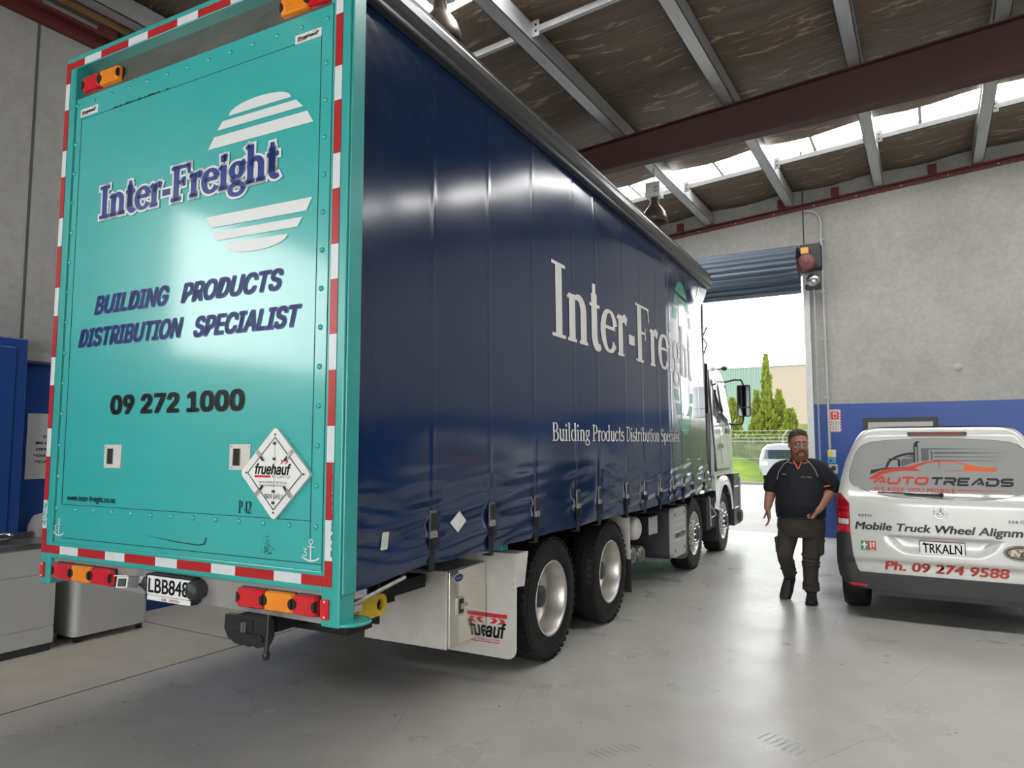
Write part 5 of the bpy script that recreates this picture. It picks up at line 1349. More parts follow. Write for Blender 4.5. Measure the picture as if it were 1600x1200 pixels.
zrow = [.30, .32, .34, .37, .40, .44, .48, .527, .56, .575, .59, .605, .63, .65, .66, .67, .68, .69, .70, .71, .72, .75, .80, .82, .825, .83, .835, .84, .86, .9, .95, 1.0, 1.06, 1.12, 1.15, 1.19, 1.22, 1.27, 1.33, 1.4, 1.48, 1.557, 1.63, 1.705, 1.76, 1.80, 1.82, 1.84, 1.855, 1.866, 1.874, 1.882, 1.888, 1.893, 1.897]
ecol = [-1 + 2 * i / 64 for i in range(65)]; ecol = sorted(set(ecol + [-.985, -.97, -.955, .955, .97, .985]))
b = MB(); P_ = M['van_white']
b.grid(lambda e, z: (e * Wd(z), yr(e * Wd(z), z), z), ecol, zrow, P_)
bound = [(-Wd(z), z) for z in zrow] + [(e * Wd(1.897), 1.897) for e in ecol[1:-1]] + [(Wd(z), z) for z in zrow[::-1]]
rings = []
for dy, s, cap in ((0, 1, 9), (.05, 1.004, 9), (.15, 1.006, 9), (3.1, 1.006, 9), (3.7, .99, 1.55), (4.2, .97, 1.12), (4.75, .90, .95), (4.8, .85, .8)):
    rings.append([(x * s, (yr(x, z) if dy < .01 else yr(x, z) * max(0, 1 - dy / .8)) + dy, min(z + (.012 * (1 - (x / .9) ** 2) if z > 1.89 and cap > 2 else 0), cap)) for x, z in bound])
b.loft(rings, P_, cap=False, closed=False)
b.add(rings[-1], [tuple(range(len(bound)))], P_); b.add(rings[0], [], P_)
b.box(-.8, .8, .2, 4.6, .28, .34, M['blackmatte'])
b.build('body_shell', VN)
# sheets that follow the rear surface
def sheet(name, zr, xl, xr, d, m, nz=18, nx=40, outline=None, dark=None, parent=VN, label=None):
    q = MB(); z0, z1 = zr
    zz_ = [z0 + (z1 - z0) * i / nz for i in range(nz + 1)]
    q.grid(lambda t, z: VS(xl(z) + (xr(z) - xl(z)) * t, z, d), [i / nx for i in range(nx + 1)], zz_, m)
    q.grid(lambda t, z: VS(xl(z) + (xr(z) - xl(z)) * t, z, -.005), [1, 0], zz_, m); 
    for t in (0, 1): q.add([VS(xl(z) + (xr(z) - xl(z)) * t, z, dd) for z in zz_ for dd in (d, -.01)], [(2 * i, 2 * i + 1, 2 * i + 3, 2 * i + 2) for i in range(nz)], m)
    for z in (z0, z1): q.add([VS(xl(z) + (xr(z) - xl(z)) * i / nx, z, dd) for i in range(nx + 1) for dd in (d, -.01)], [(2 * i, 2 * i + 1, 2 * i + 3, 2 * i + 2) for i in range(nx)], m)
    return q
# rear window (vinyl covered), with its dark seal line
WL = [(1.206, .02), (1.207, .28), (1.215, .42), (1.233, .53), (1.27, .66), (1.31, .745), (1.35, .780), (1.40, .788), (1.47, .778), (1.535, .757), (1.60, .738), (1.65, .716), (1.69, .688), (1.72, .655), (1.742, .60), (1.755, .54), (1.765, .44), (1.775, .30), (1.782, .15), (1.784, .02)]
win = lambda z: interp(WL, z)
zz = [w[0] for w in WL]
def win_mesh(grow, d, m):
    q = MB(); rows = []
    for z in sorted(set(zz + [1.206 + (1.784 - 1.206) * i / 40 for i in range(41)])):
        zc = 1.495; z2 = zc + (z - zc) * (1 + grow * 2.2); rows.append((z2, win(z) + grow))
    nx = 44
    V = [VS(-w + 2 * w * i / nx, z, d) for z, w in rows for i in range(nx + 1)]
    q.add(V, [(j * (nx + 1) + i, j * (nx + 1) + i + 1, (j + 1) * (nx + 1) + i + 1, (j + 1) * (nx + 1) + i) for j in range(len(rows) - 1) for i in range(nx)], m, True); return q
b = win_mesh(.005, .002, M['black']); b.build('window_seal', VN)
b = win_mesh(.0, .004, M['van_glass'])
K, RD, OR, GY = M['black_ink'], M['logo_red'], M['logo_orange'], M['logo_grey']
def art(pts, m, d=.006): 
    b.add([VS(x, z, d) for x, z in pts], [tuple(range(len(pts)))], m)
def curve(ctrl, n=8):
    out = []
    for i in range(len(ctrl) - 1):
        p0 = ctrl[max(i - 1, 0)]; p1 = ctrl[i]; p2 = ctrl[i + 1]; p3 = ctrl[min(i + 2, len(ctrl) - 1)]
        for j in range(n):
            t = j / n; f = lambda a, c, e, g: .5 * (2 * c + (e - a) * t + (2 * a - 5 * c + 4 * e - g) * t * t + (3 * c - a - 3 * e + g) * t ** 3)
            out.append((f(p0[0], p1[0], p2[0], p3[0]), f(p0[1], p1[1], p2[1], p3[1])))
    return out + [ctrl[-1]]
def ribbon(top, bot, m, d=.006):
    n = min(len(top), len(bot)); V = []
    for i in range(n): V += [VS(*top[i], d), VS(*bot[i], d)]
    b.add(V, [(2 * i, 2 * i + 1, 2 * i + 3, 2 * i + 2) for i in range(n - 1)], m)
# car swoosh: roof line and tail
tp = curve([(-.615, 1.376), (-.50, 1.462), (-.38, 1.489), (-.26, 1.505), (-.17, 1.535), (-.08, 1.560), (.02, 1.568), (.12, 1.563), (.20, 1.548), (.29, 1.522), (.38, 1.508), (.478, 1.506)])
bt = curve([(-.545, 1.376), (-.47, 1.432), (-.36, 1.458), (-.24, 1.474), (-.165, 1.512), (-.08, 1.545), (.02, 1.553), (.12, 1.549), (.20, 1.536), (.232, 1.522), (.35, 1.474), (.465, 1.472)])
k = len(tp) * 6 // 11
ribbon(tp[:k + 1], bt[:k + 1], RD); ribbon(tp[k:], bt[k:], OR)
art([(-.33, 1.466), (-.205, 1.492), (-.188, 1.485), (-.145, 1.464)], RD); art([(.232, 1.524), (.36, 1.5), (.36, 1.473), (.200, 1.472)], OR)
art([(.050, 1.470), (.22, 1.472), (.19, 1.476), (.05, 1.473)], RD); art([(.005, 1.550), (.016, 1.550), (.012, 1.475)], RD)
# lorry silhouette
art([(-.597, 1.420), (-.585, 1.468), (-.46, 1.492), (-.30, 1.500), (-.26, 1.512), (-.40, 1.484), (-.50, 1.468), (-.56, 1.440)], K)
ribbon(curve([(-.46, 1.492), (-.43, 1.56), (-.36, 1.61), (-.28, 1.638), (-.195, 1.650)]), curve([(-.435, 1.497), (-.405, 1.555), (-.345, 1.592), (-.27, 1.616), (-.195, 1.626)]), K)
art([(-.43, 1.570), (-.34, 1.570), (-.34, 1.580), (-.42, 1.585)], K); art([(-.345, 1.505), (-.325, 1.507), (-.325, 1.578), (-.345, 1.578)], K)
art([(-.27, 1.520), (-.195, 1.550), (-.195, 1.635), (-.29, 1.600), (-.32, 1.560), (-.32, 1.510)], GY, .0055); art([(-.318, 1.585), (-.215, 1.585), (-.235, 1.596), (-.318, 1.596)], M['van_glass'], .0065)
art([(-.205, 1.545), (-.19, 1.549), (-.19, 1.698), (-.205, 1.698)], K); art([(-.180, 1.552), (-.160, 1.556), (-.160, 1.698), (-.180, 1.698)], GY)
art([(-.203, 1.700), (-.163, 1.700), (-.166, 1.735), (-.143, 1.757), (-.178, 1.757), (-.198, 1.738)], K)
art([(-.140, 1.560), (-.075, 1.570), (-.075, 1.688), (-.140, 1.688)], GY); art([(-.040, 1.575), (-.055, 1.575), (-.06, 1.66), (-.040, 1.66)], GY)
for za, zb_, xa_, x1 in ((1.689, 1.674, -.08, .46), (1.654, 1.632, -.03, .60), (1.612, 1.598, -.03, .60), (1.577, 1.562, -.03, .55)):
    zm = (za + zb_) / 2 + .003; ribbon([(xa_ + (x1 - xa_) * i / 16, za + (zm - za) * i / 16) for i in range(17)], [(xa_ + (x1 - xa_) * i / 16, zb_ + (zm - zb_) * i / 16) for i in range(17)], GY)
# AUTOTREADS built from strokes in wide slanted capitals
def wide(s, x0, x1, z0, z1, m, wt=.34, gap=.14):
    G = {'A': ([[(0, 0), (.62, 1), (.70, 1), (1.05, 0)], [(.50, .24), (.80, .24)]], 1.05), 'U': ([[(0, 1), (0, .25), (.14, 0), (.86, 0), (1, .25), (1, 1)]], 1.0), 'T': ([[(-.05, 1), (1.0, 1)], [(.48, 1), (.48, -.1)]], .95),
         'O': ([[(.14, 0), (0, .2), (0, .8), (.14, 1), (.86, 1), (1, .8), (1, .2), (.86, 0), (.14, 0)]], 1.0), 'R': ([[(0, -.1), (0, .45), (.8, .45), (.92, .6), (.92, .88), (.8, 1), (-.1, 1)], [(.5, .45), (.95, -.1)]], .95),
         'E': ([[(.95, 1), (0, 1), (0, 0), (.95, 0)], [(0, .5), (.85, .5)]], .92), 'D': ([[(-.1, 1), (.75, 1), (.95, .75), (.95, .25), (.75, 0), (0, 0), (0, .62)]], .95), 'S': ([[(.98, 1), (.15, 1), (.02, .88), (.02, .62), (.14, .5), (.84, .5), (.96, .38), (.96, .12), (.84, 0), (0, 0)]], .96)}
    tot = sum(G[c][1] + gap + wt * .5 for c in s); sc = (x1 - x0) / tot; h = z1 - z0; x = 0; w2 = wt / 2; asp = sc / h
    for c in s:
        for pts in G[c][0]:
            Q = [((x + w2 * .5 + p[0]) * sc, (w2 * .75 + p[1] * (1 - w2 * 1.5)) * h) for p in pts]; hw = wt * h * .40
            for i in range(len(Q) - 1):
                (ax, az), (bx, bz) = Q[i], Q[i + 1]; dx, dz = bx - ax, bz - az; l = math.hypot(dx, dz); ux, uz = dx / l, dz / l
                e0 = hw * .42 if i else 0; e1 = hw * .42 if i < len(Q) - 2 else 0
                quad = [(ax - ux * e0 - uz * hw, az - uz * e0 + ux * hw), (bx + ux * e1 - uz * hw, bz + uz * e1 + ux * hw), (bx + ux * e1 + uz * hw, bz + uz * e1 - ux * hw), (ax - ux * e0 + uz * hw, az - uz * e0 - ux * hw)]
                b.add([VS(x0 + px + .22 * pz, z0 + pz, .006) for px, pz in quad], [(0, 1, 2, 3)], m)
        x += G[c][1] + gap + wt * .5
wide('AUTO', -.575, -.085, 1.331, 1.409, RD); wide('TREADS', -.075, .600, 1.331, 1.409, K)
text(b, 'WE KEEP YOU MOBILE', VS, -.570, .131, 1.258, 1.302, .006, RD, bold=.022, spacing=1.1, human=True); ribbon([(.15 + .47 * i / 12, 1.296 - .006 * i / 12) for i in range(13)], [(.15 + .47 * i / 12, 1.285 + .005 * i / 12) for i in range(13)], RD)
b.build('rear_window', VN)
wn_ = [o for o in VN.children if o.name.startswith('rear_window')][0]
b = MB(); b.tube([VS(.015, 1.243, .03), VS(-.25, 1.243, .022), VS(-.30, 1.246, .018)], [.013, .010, .006], M['black'], 8); b.tube([VS(-.53, 1.252, .014), VS(-.22, 1.249, .014)], .006, M['black'], 6); b.lathe([(0, .05), (.018, .045), (.022, .01)], VS(.015, 1.243, 0), '-Y', M['black'], 14); b.build('rear_wiper', VN)
b = MB(); P = rrect(-.255, .255, 1.815, 1.850, .016, 5); b.prism([(p[0], p[1]) for p in P], lambda a, c, d=0: Vector((a, yr(0, 1.818) - d, c)), -.04, .016, M['black']); P = rrect(-.225, .225, 1.821, 1.844, .011, 5); b.prism(P, lambda a, c, d=0: Vector((a, yr(0, 1.818) - d, c)), .016, .020, M['brake_red']); b.build('brake_light', VN)
# tail lights
def tl_in(z): return .788 if z < 1.14 else .788 + (z - 1.14) * .95
for s in (-1, 1):
    q = sheet('t', (.838, 1.228), (lambda z: -Wd(z) * .999) if s < 0 else (lambda z: tl_in(z)), (lambda z: -tl_in(z)) if s < 0 else (lambda z: Wd(z) * .999), .012, M['van_red'], nz=16, nx=10)
    o = q.build('tail_light', VN)
    for z0, z1, m, nm in ((.925, .978, 'van_clear', 'reversing_lens'), (.855, .910, 'van_red2', 'fog_lens'), (1.0, 1.045, 'van_red2', 'brake_lens'), (1.075, 1.105, 'van_red2', 'tail_lens')):
        q = sheet('l', (z0, z1), (lambda z: -Wd(z) * .985) if s < 0 else (lambda z: tl_in(z) + .012), (lambda z: -tl_in(z) - .012) if s < 0 else (lambda z: Wd(z) * .985), .016, M[m], nz=4, nx=8); q.build(nm, o)
# bumper
BI = [(.455, .70), (.475, .725), (.524, .745), (.63, .770), (.835, .788)]
b = MB(); m = M['van_plastic']
q = sheet('b', (.302, .463), lambda z: -Wd(z), lambda z: Wd(z), .028, m, nz=8, nx=48); b.add(q.v, q.f, m, True)
for s in (-1, 1):
    q = sheet('b', (.455, .836), (lambda z: -Wd(z) * 1.002) if s < 0 else (lambda z: interp(BI, z)), (lambda z: -interp(BI, z)) if s < 0 else (lambda z: Wd(z) * 1.002), .024, m, nz=14, nx=10); b.add(q.v, q.f, m, True)
b.box(-.62, .62, .08, .3, .24, .33, m)
b.build('rear_bumper', VN)
for s in (-1, 1):
    x = .735 * s; b = MB(); b.add([VS(x - .09, .353 + .002 * s, .05), VS(x + .09, .353 + .004 * s, .05), VS(x + .085, .329, .05), VS(x - .055, .326, .05)], [(0, 1, 2, 3)], M['van_red2']); b.build('bumper_reflector', VN)
# sign writing and marks on the tailgate
b = MB()
text(b, 'Mobile Truck Wheel Alignment', VS, -.746, .805, .858, .957, .004, K, bold=.034, shear=.2, human=True)
text(b, 'Ph. 09 274 9588', VS, -.493, .524, .499, .588, .004, M['logo_red'], bold=.036, shear=.14, human=True)
text(b, 'VITO', VS, -.712, -.590, 1.008, 1.032, .006, M['darkgrey'], bold=.02, shear=.1); text(b, '114 CDI', VS, .530, .700, 1.008, 1.032, .006, M['darkgrey'], bold=.02)
b.add([VS(x, z, .003) for x, z in ((-.785, .8345), (.785, .8345), (.785, .8375), (-.785, .8375))], [(0, 1, 2, 3)], M['logo_grey'])
def quad(x0, x1, z0, z1, m, d): b.add([VS(x0, z0, d), VS(x1, z0, d), VS(x1, z1, d), VS(x0, z1, d)], [(0, 1, 2, 3)], m)
quad(-.697, -.630, .680, .770, M['green_sign'], .004); quad(-.630, -.563, .682, .770, M['red_ink'], .004)
quad(-.672, -.655, .700, .760, M['white'], .005); quad(-.688, -.639, .722, .740, M['white'], .005); quad(-.680, -.647, .686, .693, M['white'], .005)
quad(-.616, -.602, .705, .760, M['white'], .005); quad(-.590, -.575, .712, .730, M['white'], .005); quad(-.592, -.573, .738, .758, M['white'], .005); quad(-.615, -.578, .687, .693, M['white'], .005)
def disc(cx, cz, rx, rz, m, d): b.add([VS(cx + rx * math.cos(a), cz + rz * math.sin(a), d) for a in [2 * PI * k / 36 for k in range(36)]], [tuple(range(36))], m)
disc(.617, .738, .137, .071, M['blue_ink'] if False else K, .0045); disc(.617, .738, .128, .064, M['white'], .005); disc(.617, .738, .125, .061, K, .0055); disc(.617, .738, .100, .043, M['gold'], .006)
text(b, 'NZ', VS, .535, .70, .708, .768, .0065, M['cream'], bold=.03, shear=.15)
b.add([VS(x, z, .007) for x, z in ((.60, .70), (.612, .735), (.585, .768), (.618, .744), (.66, .775), (.628, .735), (.64, .70))], [(0, 1, 2, 3, 4, 5, 6)], K)
b.build('tailgate_lettering', VN)
b = MB(); NP = lambda a, c, d=0.0: Vector((a, .012 - d, c))
b.prism(rrect(-.190, .190, .668, .803, .012), NP, -.02, .004, M['motor']); b.prism(rrect(-.182, .182, .676, .796, .009), NP, .004, .007, M['plate_white']); text(b, 'TRKALN', NP, -.160, .160, .692, .780, .008, K, bold=.016, human=True)
for x in (-.145, .145): b.lathe([(.006, .008), (0, .011)], NP(x, .786, 0), '-Y', K, 8)
b.build('number_plate', VN)
b = MB(); EM = lambda a, c, d=0.0: Vector((a, yr(0, 1.077) - .004 - d, c))
b.tube([EM(.056 * math.cos(a), 1.077 + .056 * math.sin(a), .008) for a in [2 * PI * k / 36 for k in range(36)]], .0055, M['chrome'], 8, closed=True)
for a in (90, 210, 330):
    a = math.radians(a); c_, s_ = math.cos(a), math.sin(a); V = [EM(0, 1.077, .018), EM(-.012 * s_, 1.077 + .012 * c_, .006), EM(.054 * c_, 1.077 + .054 * s_, .008), EM(.012 * s_, 1.077 - .012 * c_, .006)]
    b.add(V, [(0, 1, 2), (0, 2, 3)], M['chrome'])
b.build('emblem', VN)
for sx in (-1, 1):
    for y in (.66, 3.75):
        h = holder('wheel', VN, (sx * .795, y, .325)); b = MB(); b.lathe([(.19, -.09), (.20, -.115), (.26, -.125), (.305, -.118), (.322, -.085), (.325, -.03), (.325, .03), (.322, .085), (.305, .118), (.26, .125), (.20, .115), (.19, .09)], (0, 0, 0), 'X', M['rubber'], 36); b.build('tyre', h)
        b = MB(); b.lathe([(.195, .09 * sx), (.18, .06 * sx), (.05, .07 * sx), (0, .08 * sx)], (0, 0, 0), 'X', M['alu_rim'], 24); b.build('rim', h)

# ================================================================== THE MAN
MN = thing('person', 'bearded person in navy polo shirt and olive trousers walking past the white van', 'person', (-1.29, 8.6, 0))
def remesh(mb, name, m, vox, parent, it=4, fac=.5):
    """melt overlapping lofts into one continuous skin"""
    mb.mats = [m]; mb.m = [0] * len(mb.m)
    o = mb.build(name); me0 = o.data
    md = o.modifiers.new('r', 'REMESH'); md.mode = 'VOXEL'; md.voxel_size = vox; md.use_smooth_shade = True
    if it: sm = o.modifiers.new('s', 'SMOOTH'); sm.iterations = it; sm.factor = fac
    dg = bpy.context.evaluated_depsgraph_get()
    me = bpy.data.meshes.new_from_object(o.evaluated_get(dg)); me.name = name
    o.modifiers.clear(); o.data = me; bpy.data.meshes.remove(me0)
    if not me.materials: me.materials.append(m)
    o.parent = parent; return o
def lring(c, rx, ry, n=20, tilt=0.0): return [(c[0] + rx * math.cos(2 * PI * k / n), c[1] + ry * math.sin(2 * PI * k / n), c[2] + tilt * math.cos(2 * PI * k / n)) for k in range(n)]
def limb(mb, pts, rad):
    """tapering limb through a smooth path with round ends"""
    P = []; R = []
    for i in range(len(pts) - 1):
        p0 = pts[max(i - 1, 0)]; p1 = pts[i]; p2 = pts[i + 1]; p3 = pts[min(i + 2, len(pts) - 1)]
        for j in range(5):
            t = j / 5; f = lambda a, c, e, g: .5 * (2 * c + (e - a) * t + (2 * a - 5 * c + 4 * e - g) * t * t + (3 * c - a - 3 * e + g) * t ** 3)
            P.append(tuple(f(p0[k], p1[k], p2[k], p3[k]) for k in range(3))); R.append(rad[i] + (rad[i + 1] - rad[i]) * t)
    P.append(pts[-1]); R.append(rad[-1]); mb.tube(P, R, M['skin'], 14)
    mb.sphere(P[0], R[0] * .98, M['skin'], 12, 8); mb.sphere(P[-1], R[-1] * .98, M['skin'], 12, 8)
# head frame: turned towards his left, looking a little down
HR = Matrix.Rotation(math.radians(24), 3, 'Z') @ Matrix.Rotation(math.radians(7), 3, 'X')
HC = Vector((.0, -.02, 1.735))
H = lambda x, y, z: HC + HR @ Vector((x * 1.13, y * 1.08, z))
SHL, ELL, WRL = (-.195, .015, 1.44), (-.318, .05, 1.225), (-.352, -.03, 1.005)
SHR, ELR, WRR = (.188, .015, 1.455), (.318, .07, 1.235), (.195, -.13, 1.01)
b = MB()
hs = []
for z, rx, ry, oy in ((-.165, .030, .035, -.060), (-.150, .055, .062, -.050), (-.12, .068, .085, -.030), (-.07, .076, .096, -.015), (-.02, .081, .102, -.008), (.03, .084, .105, .0), (.08, .082, .103, .006), (.115, .072, .090, .010), (.142, .050, .062, .012), (.155, .022, .028, .012)):
    hs.append([H(rx * math.cos(2 * PI * k / 20), oy + ry * math.sin(2 * PI * k / 20), z) for k in range(20)])
b.loft(hs, M['skin'])
b.loft([lring((.0, .02, 1.47), .085, .085), lring((.0, .012, 1.54), .074, .078), lring((.0, .0, 1.62), .068, .074), lring((.0, -.005, 1.68), .064, .074)], M['skin'])
limb(b, [H(0, -.100, .025), H(0, -.118, -.01), H(0, -.128, -.035)], [.012, .015, .019]); b.sphere(H(-.016, -.115, -.042), .012, M['skin'], 10, 8); b.sphere(H(.016, -.115, -.042), .012, M['skin'], 10, 8)
b.tube([H(-.055, -.088, .038), H(-.02, -.104, .045), H(.02, -.104, .045), H(.055, -.088, .038)], .011, M['skin'], 8)
for s in (-1, 1):
    b.sphere(H(s * .050, -.086, -.035), .022, M['skin'], 12, 8)
    b.sphere(H(s * .086, .015, -.015), .022, M['skin'], 12, 10, (.45, .8, 1.5))
for sh_, el, wr in ((SHL, ELL, WRL), (SHR, ELR, WRR)):
    mid = tuple((el[k] * .62 + wr[k] * .38) for k in range(3)); limb(b, [sh_, tuple((sh_[k] + el[k]) / 2 for k in range(3)), el, mid, wr], [.072, .068, .058, .060, .040])
b.loft([lring((0, .02, 1.0), .22, .16), lring((0, .02, 1.25), .20, .145), lring((0, .02, 1.45), .15, .09)], M['skin'])
limb(b, [(-.135, .01, .80), (-.160, -.03, .62), (-.172, -.07, .48), (-.160, .0, .38), (-.150, .06, .27)], [.09, .078, .058, .055, .045])
limb(b, [(.125, .01, .80), (.110, -.01, .62), (.092, -.03, .48), (.082, -.02, .30), (.080, -.01, .14)], [.09, .08, .06, .055, .045])
def hand(wr, dirv, across, out, curl, spread=1.0):
    """palm, four unequal bent fingers and a thumb from the side of the palm"""
    S_ = 1.3; w = Vector(wr); d = Vector(dirv).normalized(); a = Vector(across); a = (a - d * a.dot(d)).normalized(); o = d.cross(a) * out
    R = lambda u, v, t: w + (d * u + a * v + o * t) * S_
    rings = []
    for u, hw, ht in ((-.01, .026, .021), (.03, .036, .019), (.065, .042, .017), (.092, .041, .014)):
        rings.append([R(u, hw * math.cos(2 * PI * k / 12), ht * math.sin(2 * PI * k / 12)) for k in range(12)])
    b.loft(rings, M['skin'])
    for v, l in ((-.030, .066), (-.010, .078), (.010, .074), (.029, .060)):
        p = R(.088, v, 0); ang = 0; pts = [R(.07, v, 0), p]
        for seg, f in ((.44, 1.0), (.32, 1.15), (.24, 1.0)):
            ang += curl * f; p = p + (d * math.cos(ang) + o * math.sin(ang)) * l * S_ * seg + a * v * .25 * spread * seg; pts.append(p)
        b.tube(pts, [.0095, .0098, .0092, .0085, .0072], M['skin'], 8); b.sphere(pts[-1], .0072, M['skin'], 8, 6)
    q = [R(.02, -.028, .002), R(.045, -.052, .012), R(.068, -.060, .026), R(.086, -.052, .040)]
    b.tube(q, [.015, .0125, .0108, .009], M['skin'], 8); b.sphere(q[-1], .009, M['skin'], 8, 6)
hand(WRL, (.16, -.12, -1.0), (.35, -1, .1), 1, .28)
hand(WRR, (-.45, -.22, -.62), (.3, -1.0, .25), 1, 1.15, .2)
BODY = remesh(b, 'body', M['skin'], .0052, MN, 3)
# eyes
for s in (-1, 1):
    b = MB(); b.sphere(H(s * .031, -.091, .014), .0115, M['white'], 12, 8); b.sphere(H(s * .031 + .002, -.1005, .013), .0055, M['black'], 8, 6); b.build('eye', MN)
# hair: short, swept up
b = MB(); rings = []
for z, rx, ry, oy in ((-.05, .088, .070, .045), (.0, .091, .085, .030), (.05, .092, .097, .016), (.09, .089, .103, .010), (.125, .074, .090, .006), (.150, .050, .066, .002), (.162, .020, .030, .0)):
    rings.append([H(rx * math.cos(2 * PI * k / 20), max(-.105 + (z - .12) * .6 if z > .10 else (-.085 if z > .08 else -.035), oy + ry * math.sin(2 * PI * k / 20)), z) for k in range(20)])
b.loft(rings, M['hair']); rh = random.Random(2)
for k in range(46):
    a = rh.uniform(-PI, 0); x = .065 * math.cos(a) * rh.random() ** .5; y = -.01 + .08 * math.sin(a) * rh.random() ** .3
    b.tube([H(x, y, .12), H(x * 1.02, y - .006, .148 - abs(x) * .25), H(x * .98 + rh.uniform(-.008, .008), y + .012, .168 - abs(x) * .45 + rh.uniform(-.008, .006))], [.013, .010, .004], M['hair'], 6)
remesh(b, 'hair', M['hair'], .006, MN, 1)
# beard and moustache
b = MB(); rings = []
for z, rx, y0, y1 in ((-.215, .030, -.085, -.04), (-.195, .055, -.112, -.01), (-.165, .072, -.120, .01), (-.13, .082, -.116, .02), (-.095, .084, -.106, .025), (-.07, .086, -.075, .025), (-.03, .087, -.045, .02)):
    cy_ = (y0 + y1) / 2; ry = (y1 - y0) / 2; rings.append([H(rx * math.cos(2 * PI * k / 20), cy_ + ry * math.sin(2 * PI * k / 20), z) for k in range(20)])
b.loft(rings, M['beard']); b.tube([H(-.05, -.096, -.105), H(-.025, -.116, -.072), H(0, -.122, -.064), H(.025, -.116, -.072), H(.05, -.096, -.105)], [.014, .014, .012, .014, .014], M['beard'], 8)
remesh(b, 'beard', M['beard'], .006, MN, 2)
b = MB(); b.tube([H(-.024, -.117, -.0905), H(0, -.125, -.087), H(.024, -.117, -.0905)], .0055, mat('lips', (.28, .09, .07, 1), .6), 8); b.build('mouth', MN)
b = MB()
for s in (-1, 1):
    b.tube([H(s * .034 + .027 * math.cos(a), -.112 + .006 * abs(math.cos(a)), .010 + .019 * math.sin(a)) for a in [2 * PI * k / 18 for k in range(18)]], .0032, M['black'], 6, closed=True)
    b.tube([H(s * .061, -.106, .016), H(s * .088, -.05, .014), H(s * .091, .01, .006)], .003, M['black'], 6)
b.tube([H(-.009, -.114, .016), H(0, -.117, .019), H(.009, -.114, .016)], .003, M['black'], 6); sp = b.build('spectacles', MN)
for s in (-1, 1):
    b = MB(); b.prism([(s * .034 + .026 * math.cos(a), .010 + .018 * math.sin(a)) for a in [2 * PI * k / 18 for k in range(18)]], lambda a, c, d=0: H(a, -.113 - d, c), 0, .0015, M['lens']); b.build('lens', sp)
# polo shirt
b = MB()
b.loft([lring((-.005, .015, .905), .258, .185), lring((-.006, .005, .96), .266, .205), lring((-.006, -.005, 1.06), .268, .225), lring((-.004, -.005, 1.16), .262, .220), lring((-.002, .005, 1.27), .252, .200), lring((0, .012, 1.38), .245, .180), lring((0, .018, 1.46), .215, .150), lring((0, .020, 1.525), .160, .118), lring((0, .018, 1.56), .100, .090)], M['shirt'])
limb(b, [(-.12, .015, 1.475), (-.205, .02, 1.435), (-.282, .03, 1.34), (-.322, .04, 1.235)], [.085, .098, .092, .086])
limb(b, [(.12, .015, 1.49), (.200, .02, 1.45), (.282, .035, 1.355), (.330, .055, 1.265)], [.085, .098, .094, .088])
SH = remesh(b, 'polo_shirt', M['shirt'], .009, MN, 3)
b = MB(); b.loft([lring((0, .008, 1.535), .094, .088), lring((0, .004, 1.585), .084, .088), lring((0, .006, 1.56), .100, .100), lring((0, .004, 1.515), .118, .112)], M['shirt'], cap=False); b.tube([(-.05, -.098, 1.55), (-.02, -.125, 1.50), (.005, -.150, 1.455)], .007, M['orange'], 6); b.tube([(.045, -.100, 1.55), (.03, -.118, 1.51), (.012, -.148, 1.455)], .005, M['orange'], 6); b.build('collar', MN)
b = MB()
for k, pts in enumerate(([(-.085, -.085, 1.555), (-.15, -.125, 1.50), (-.20, -.135, 1.42), (-.225, -.11, 1.33)], [(.085, -.085, 1.56), (.14, -.13, 1.51), (.185, -.145, 1.44), (.205, -.14, 1.37)], [(-.11, -.10, 1.53), (-.04, -.122, 1.512)], [(.11, -.10, 1.53), (.05, -.122, 1.512)])): b.tube(pts, .0035, M['piping'], 5)
b.build('piping', MN)
b = MB(); b.tube([(.30 + .09 * math.cos(a), .055 + .088 * math.sin(a), 1.272 + .02 * math.cos(a)) for a in [math.radians(-150 + 160 * k / 12) for k in range(13)]], .009, M['orange'], 6); b.build('sleeve_band', MN)
b = MB(); q = lambda x, z: (x, -.211 + abs(x) * .22, z)
b.add([q(-.155, 1.392), q(-.118, 1.392), q(-.118, 1.400), q(-.155, 1.400)], [(0, 1, 2, 3)], M['piping'])
for k in range(9): b.add([q(.045 + .012 * k, 1.362 + .003 * math.sin(k * .7)), q(.053 + .012 * k, 1.362 + .003 * math.sin(k * .7)), q(.053 + .012 * k, 1.374 + .004 * math.sin(k * 1.3)), q(.045 + .012 * k, 1.374 + .004 * math.sin(k * 1.3))], [(0, 1, 2, 3)], M['logo_grey'])
b.build('chest_badge', MN)
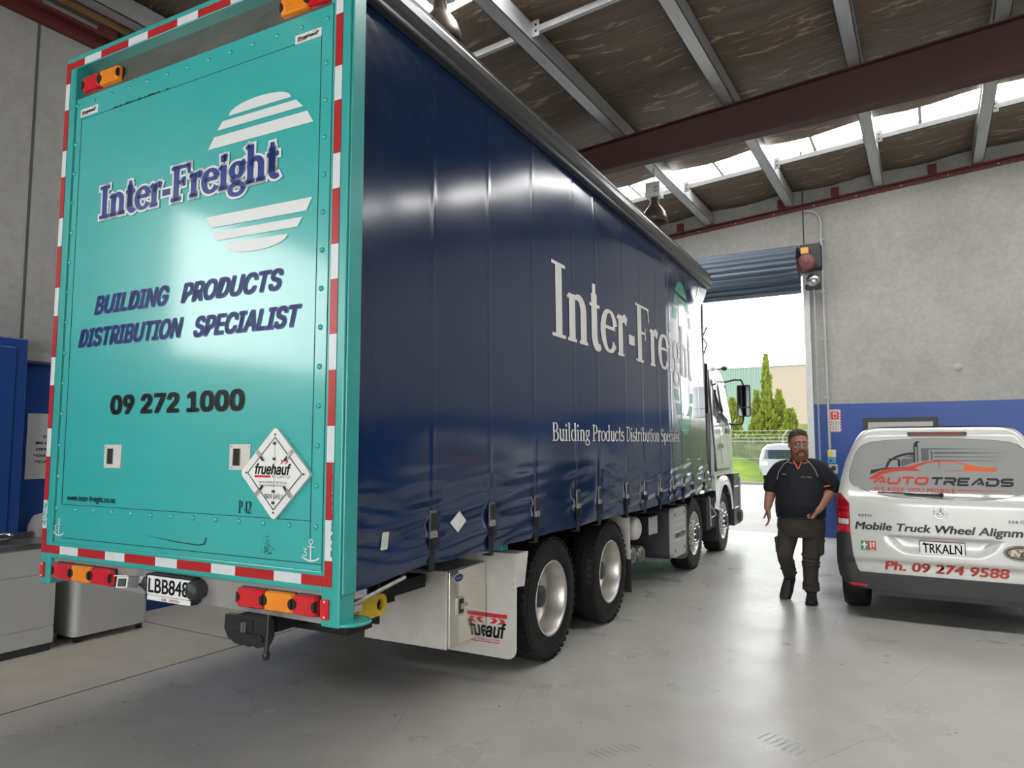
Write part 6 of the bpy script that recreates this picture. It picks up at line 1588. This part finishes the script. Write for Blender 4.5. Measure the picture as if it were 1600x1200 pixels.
# cargo trousers
b = MB()
b.loft([lring((-.005, .015, .70), .235, .165), lring((-.006, .012, .80), .258, .185), lring((-.006, .012, .90), .250, .180), lring((-.006, .012, .945), .240, .170)], M['trousers'])
limb(b, [(-.135, .01, .76), (-.160, -.03, .62), (-.172, -.07, .48), (-.160, .0, .38), (-.150, .06, .27)], [.118, .104, .084, .080, .070])
limb(b, [(.125, .01, .76), (.110, -.01, .62), (.092, -.03, .48), (.082, -.02, .30), (.080, -.01, .14)], [.120, .108, .090, .080, .074])
for z, r in ((.165, .083), (.135, .084), (.20, .080)): b.tube([(.080 + r * math.cos(a), -.012 + r * math.sin(a), z + .008 * math.sin(2 * a)) for a in [2 * PI * k / 16 for k in range(16)]], .011, M['trousers'], 6, closed=True)
for z, r, x in ((.42, .082, -.166), (.34, .080, -.158), (.28, .075, -.151)): b.tube([(x + r * math.cos(a), (.48 - z) * .6 - .06 + r * math.sin(a), z + .012 * math.sin(2 * a + z * 30)) for a in [2 * PI * k / 16 for k in range(16)]], .010, M['trousers'], 6, closed=True)
for z, r, x in ((.44, .092, .09), (.40, .088, .088), (.50, .096, .094)): b.tube([(x + r * math.cos(a), -.028 + r * math.sin(a), z + .014 * math.sin(2 * a + z * 40)) for a in [2 * PI * k / 16 for k in range(16)]], .010, M['trousers'], 6, closed=True)
TR = remesh(b, 'trousers', M['trousers'], .010, MN, 2)
for s, c in ((-1, (-.255, -.015, .60)), (1, (.207, -.01, .60))):
    b = MB(); b.obox(c, .035, .14, .17, Matrix.Rotation(.05 * s, 3, 'Y'), M['trousers']); b.obox((c[0] + s * .008, c[1], c[2] + .065), .034, .145, .05, Matrix.Rotation(.05 * s, 3, 'Y'), M['trousers']); b.build('cargo_pocket', TR, bevel=.012)
b = MB(); b.tube([(-.006 + .246 * math.cos(a), .012 + .176 * math.sin(a), .918) for a in [2 * PI * k / 36 for k in range(36)]], .014, M['black'], 8, closed=True); b.build('belt', MN)
def boot(name, ank, toe, up):
    a = Vector(ank); t = Vector(toe); d = (t - a).normalized(); u = Vector(up); u = (u - d * u.dot(d)).normalized(); s = d.cross(u)
    q = MB(); R = lambda f, w, h: a + d * f * 1.08 + s * w * 1.16 + u * h
    rings = []
    for f, w, h0, h1 in ((-.085, .026, -.085, -.01), (-.06, .040, -.090, .03), (.0, .043, -.090, .045), (.06, .046, -.090, .012), (.11, .051, -.090, -.018), (.16, .050, -.090, -.032), (.20, .040, -.088, -.042), (.225, .020, -.082, -.055)):
        rings.append([R(f, w * math.copysign(abs(math.cos(2 * PI * k / 16)) ** .7, math.cos(2 * PI * k / 16)), (h0 + h1) / 2 + (h1 - h0) / 2 * math.sin(2 * PI * k / 16)) for k in range(16)])
    q.loft(rings, M['boots']); q.tube([R(-.01, 0, 0), R(-.015, 0, .08)], [.052, .056], M['boots'], 14)
    o = remesh(q, name, M['boots'], .007, MN, 2)
    q = MB(); P = [(-.09, .024), (-.05, .045), (.0, .046), (.10, .056), (.17, .054), (.21, .043), (.235, .02)]
    pts = P + [(f, -w) for f, w in P[::-1]]; V = [R(f, w, h) for h in (-.105, -.085) for f, w in pts]; n = len(pts)
    q.add(V, [tuple(range(n)), tuple(range(2 * n - 1, n - 1, -1))] + [(i, (i + 1) % n, n + (i + 1) % n, n + i) for i in range(n)], M['blackmatte']); q.build('sole', o)
    q = MB()
    for k in range(4): q.tube([R(.01 + k * .024, -.026, .028 - k * .013), R(.022 + k * .024, 0, .040 - k * .014), R(.034 + k * .024, .026, .022 - k * .013)], .004, M['darkgrey'], 5)
    q.build('laces', o)
boot('boot', (.085, .0, .106), (.105, -.23, .100), (0, 0, 1))
boot('boot', (-.165, .06, .225), (-.205, -.075, .055), (.0, -.8, .6))
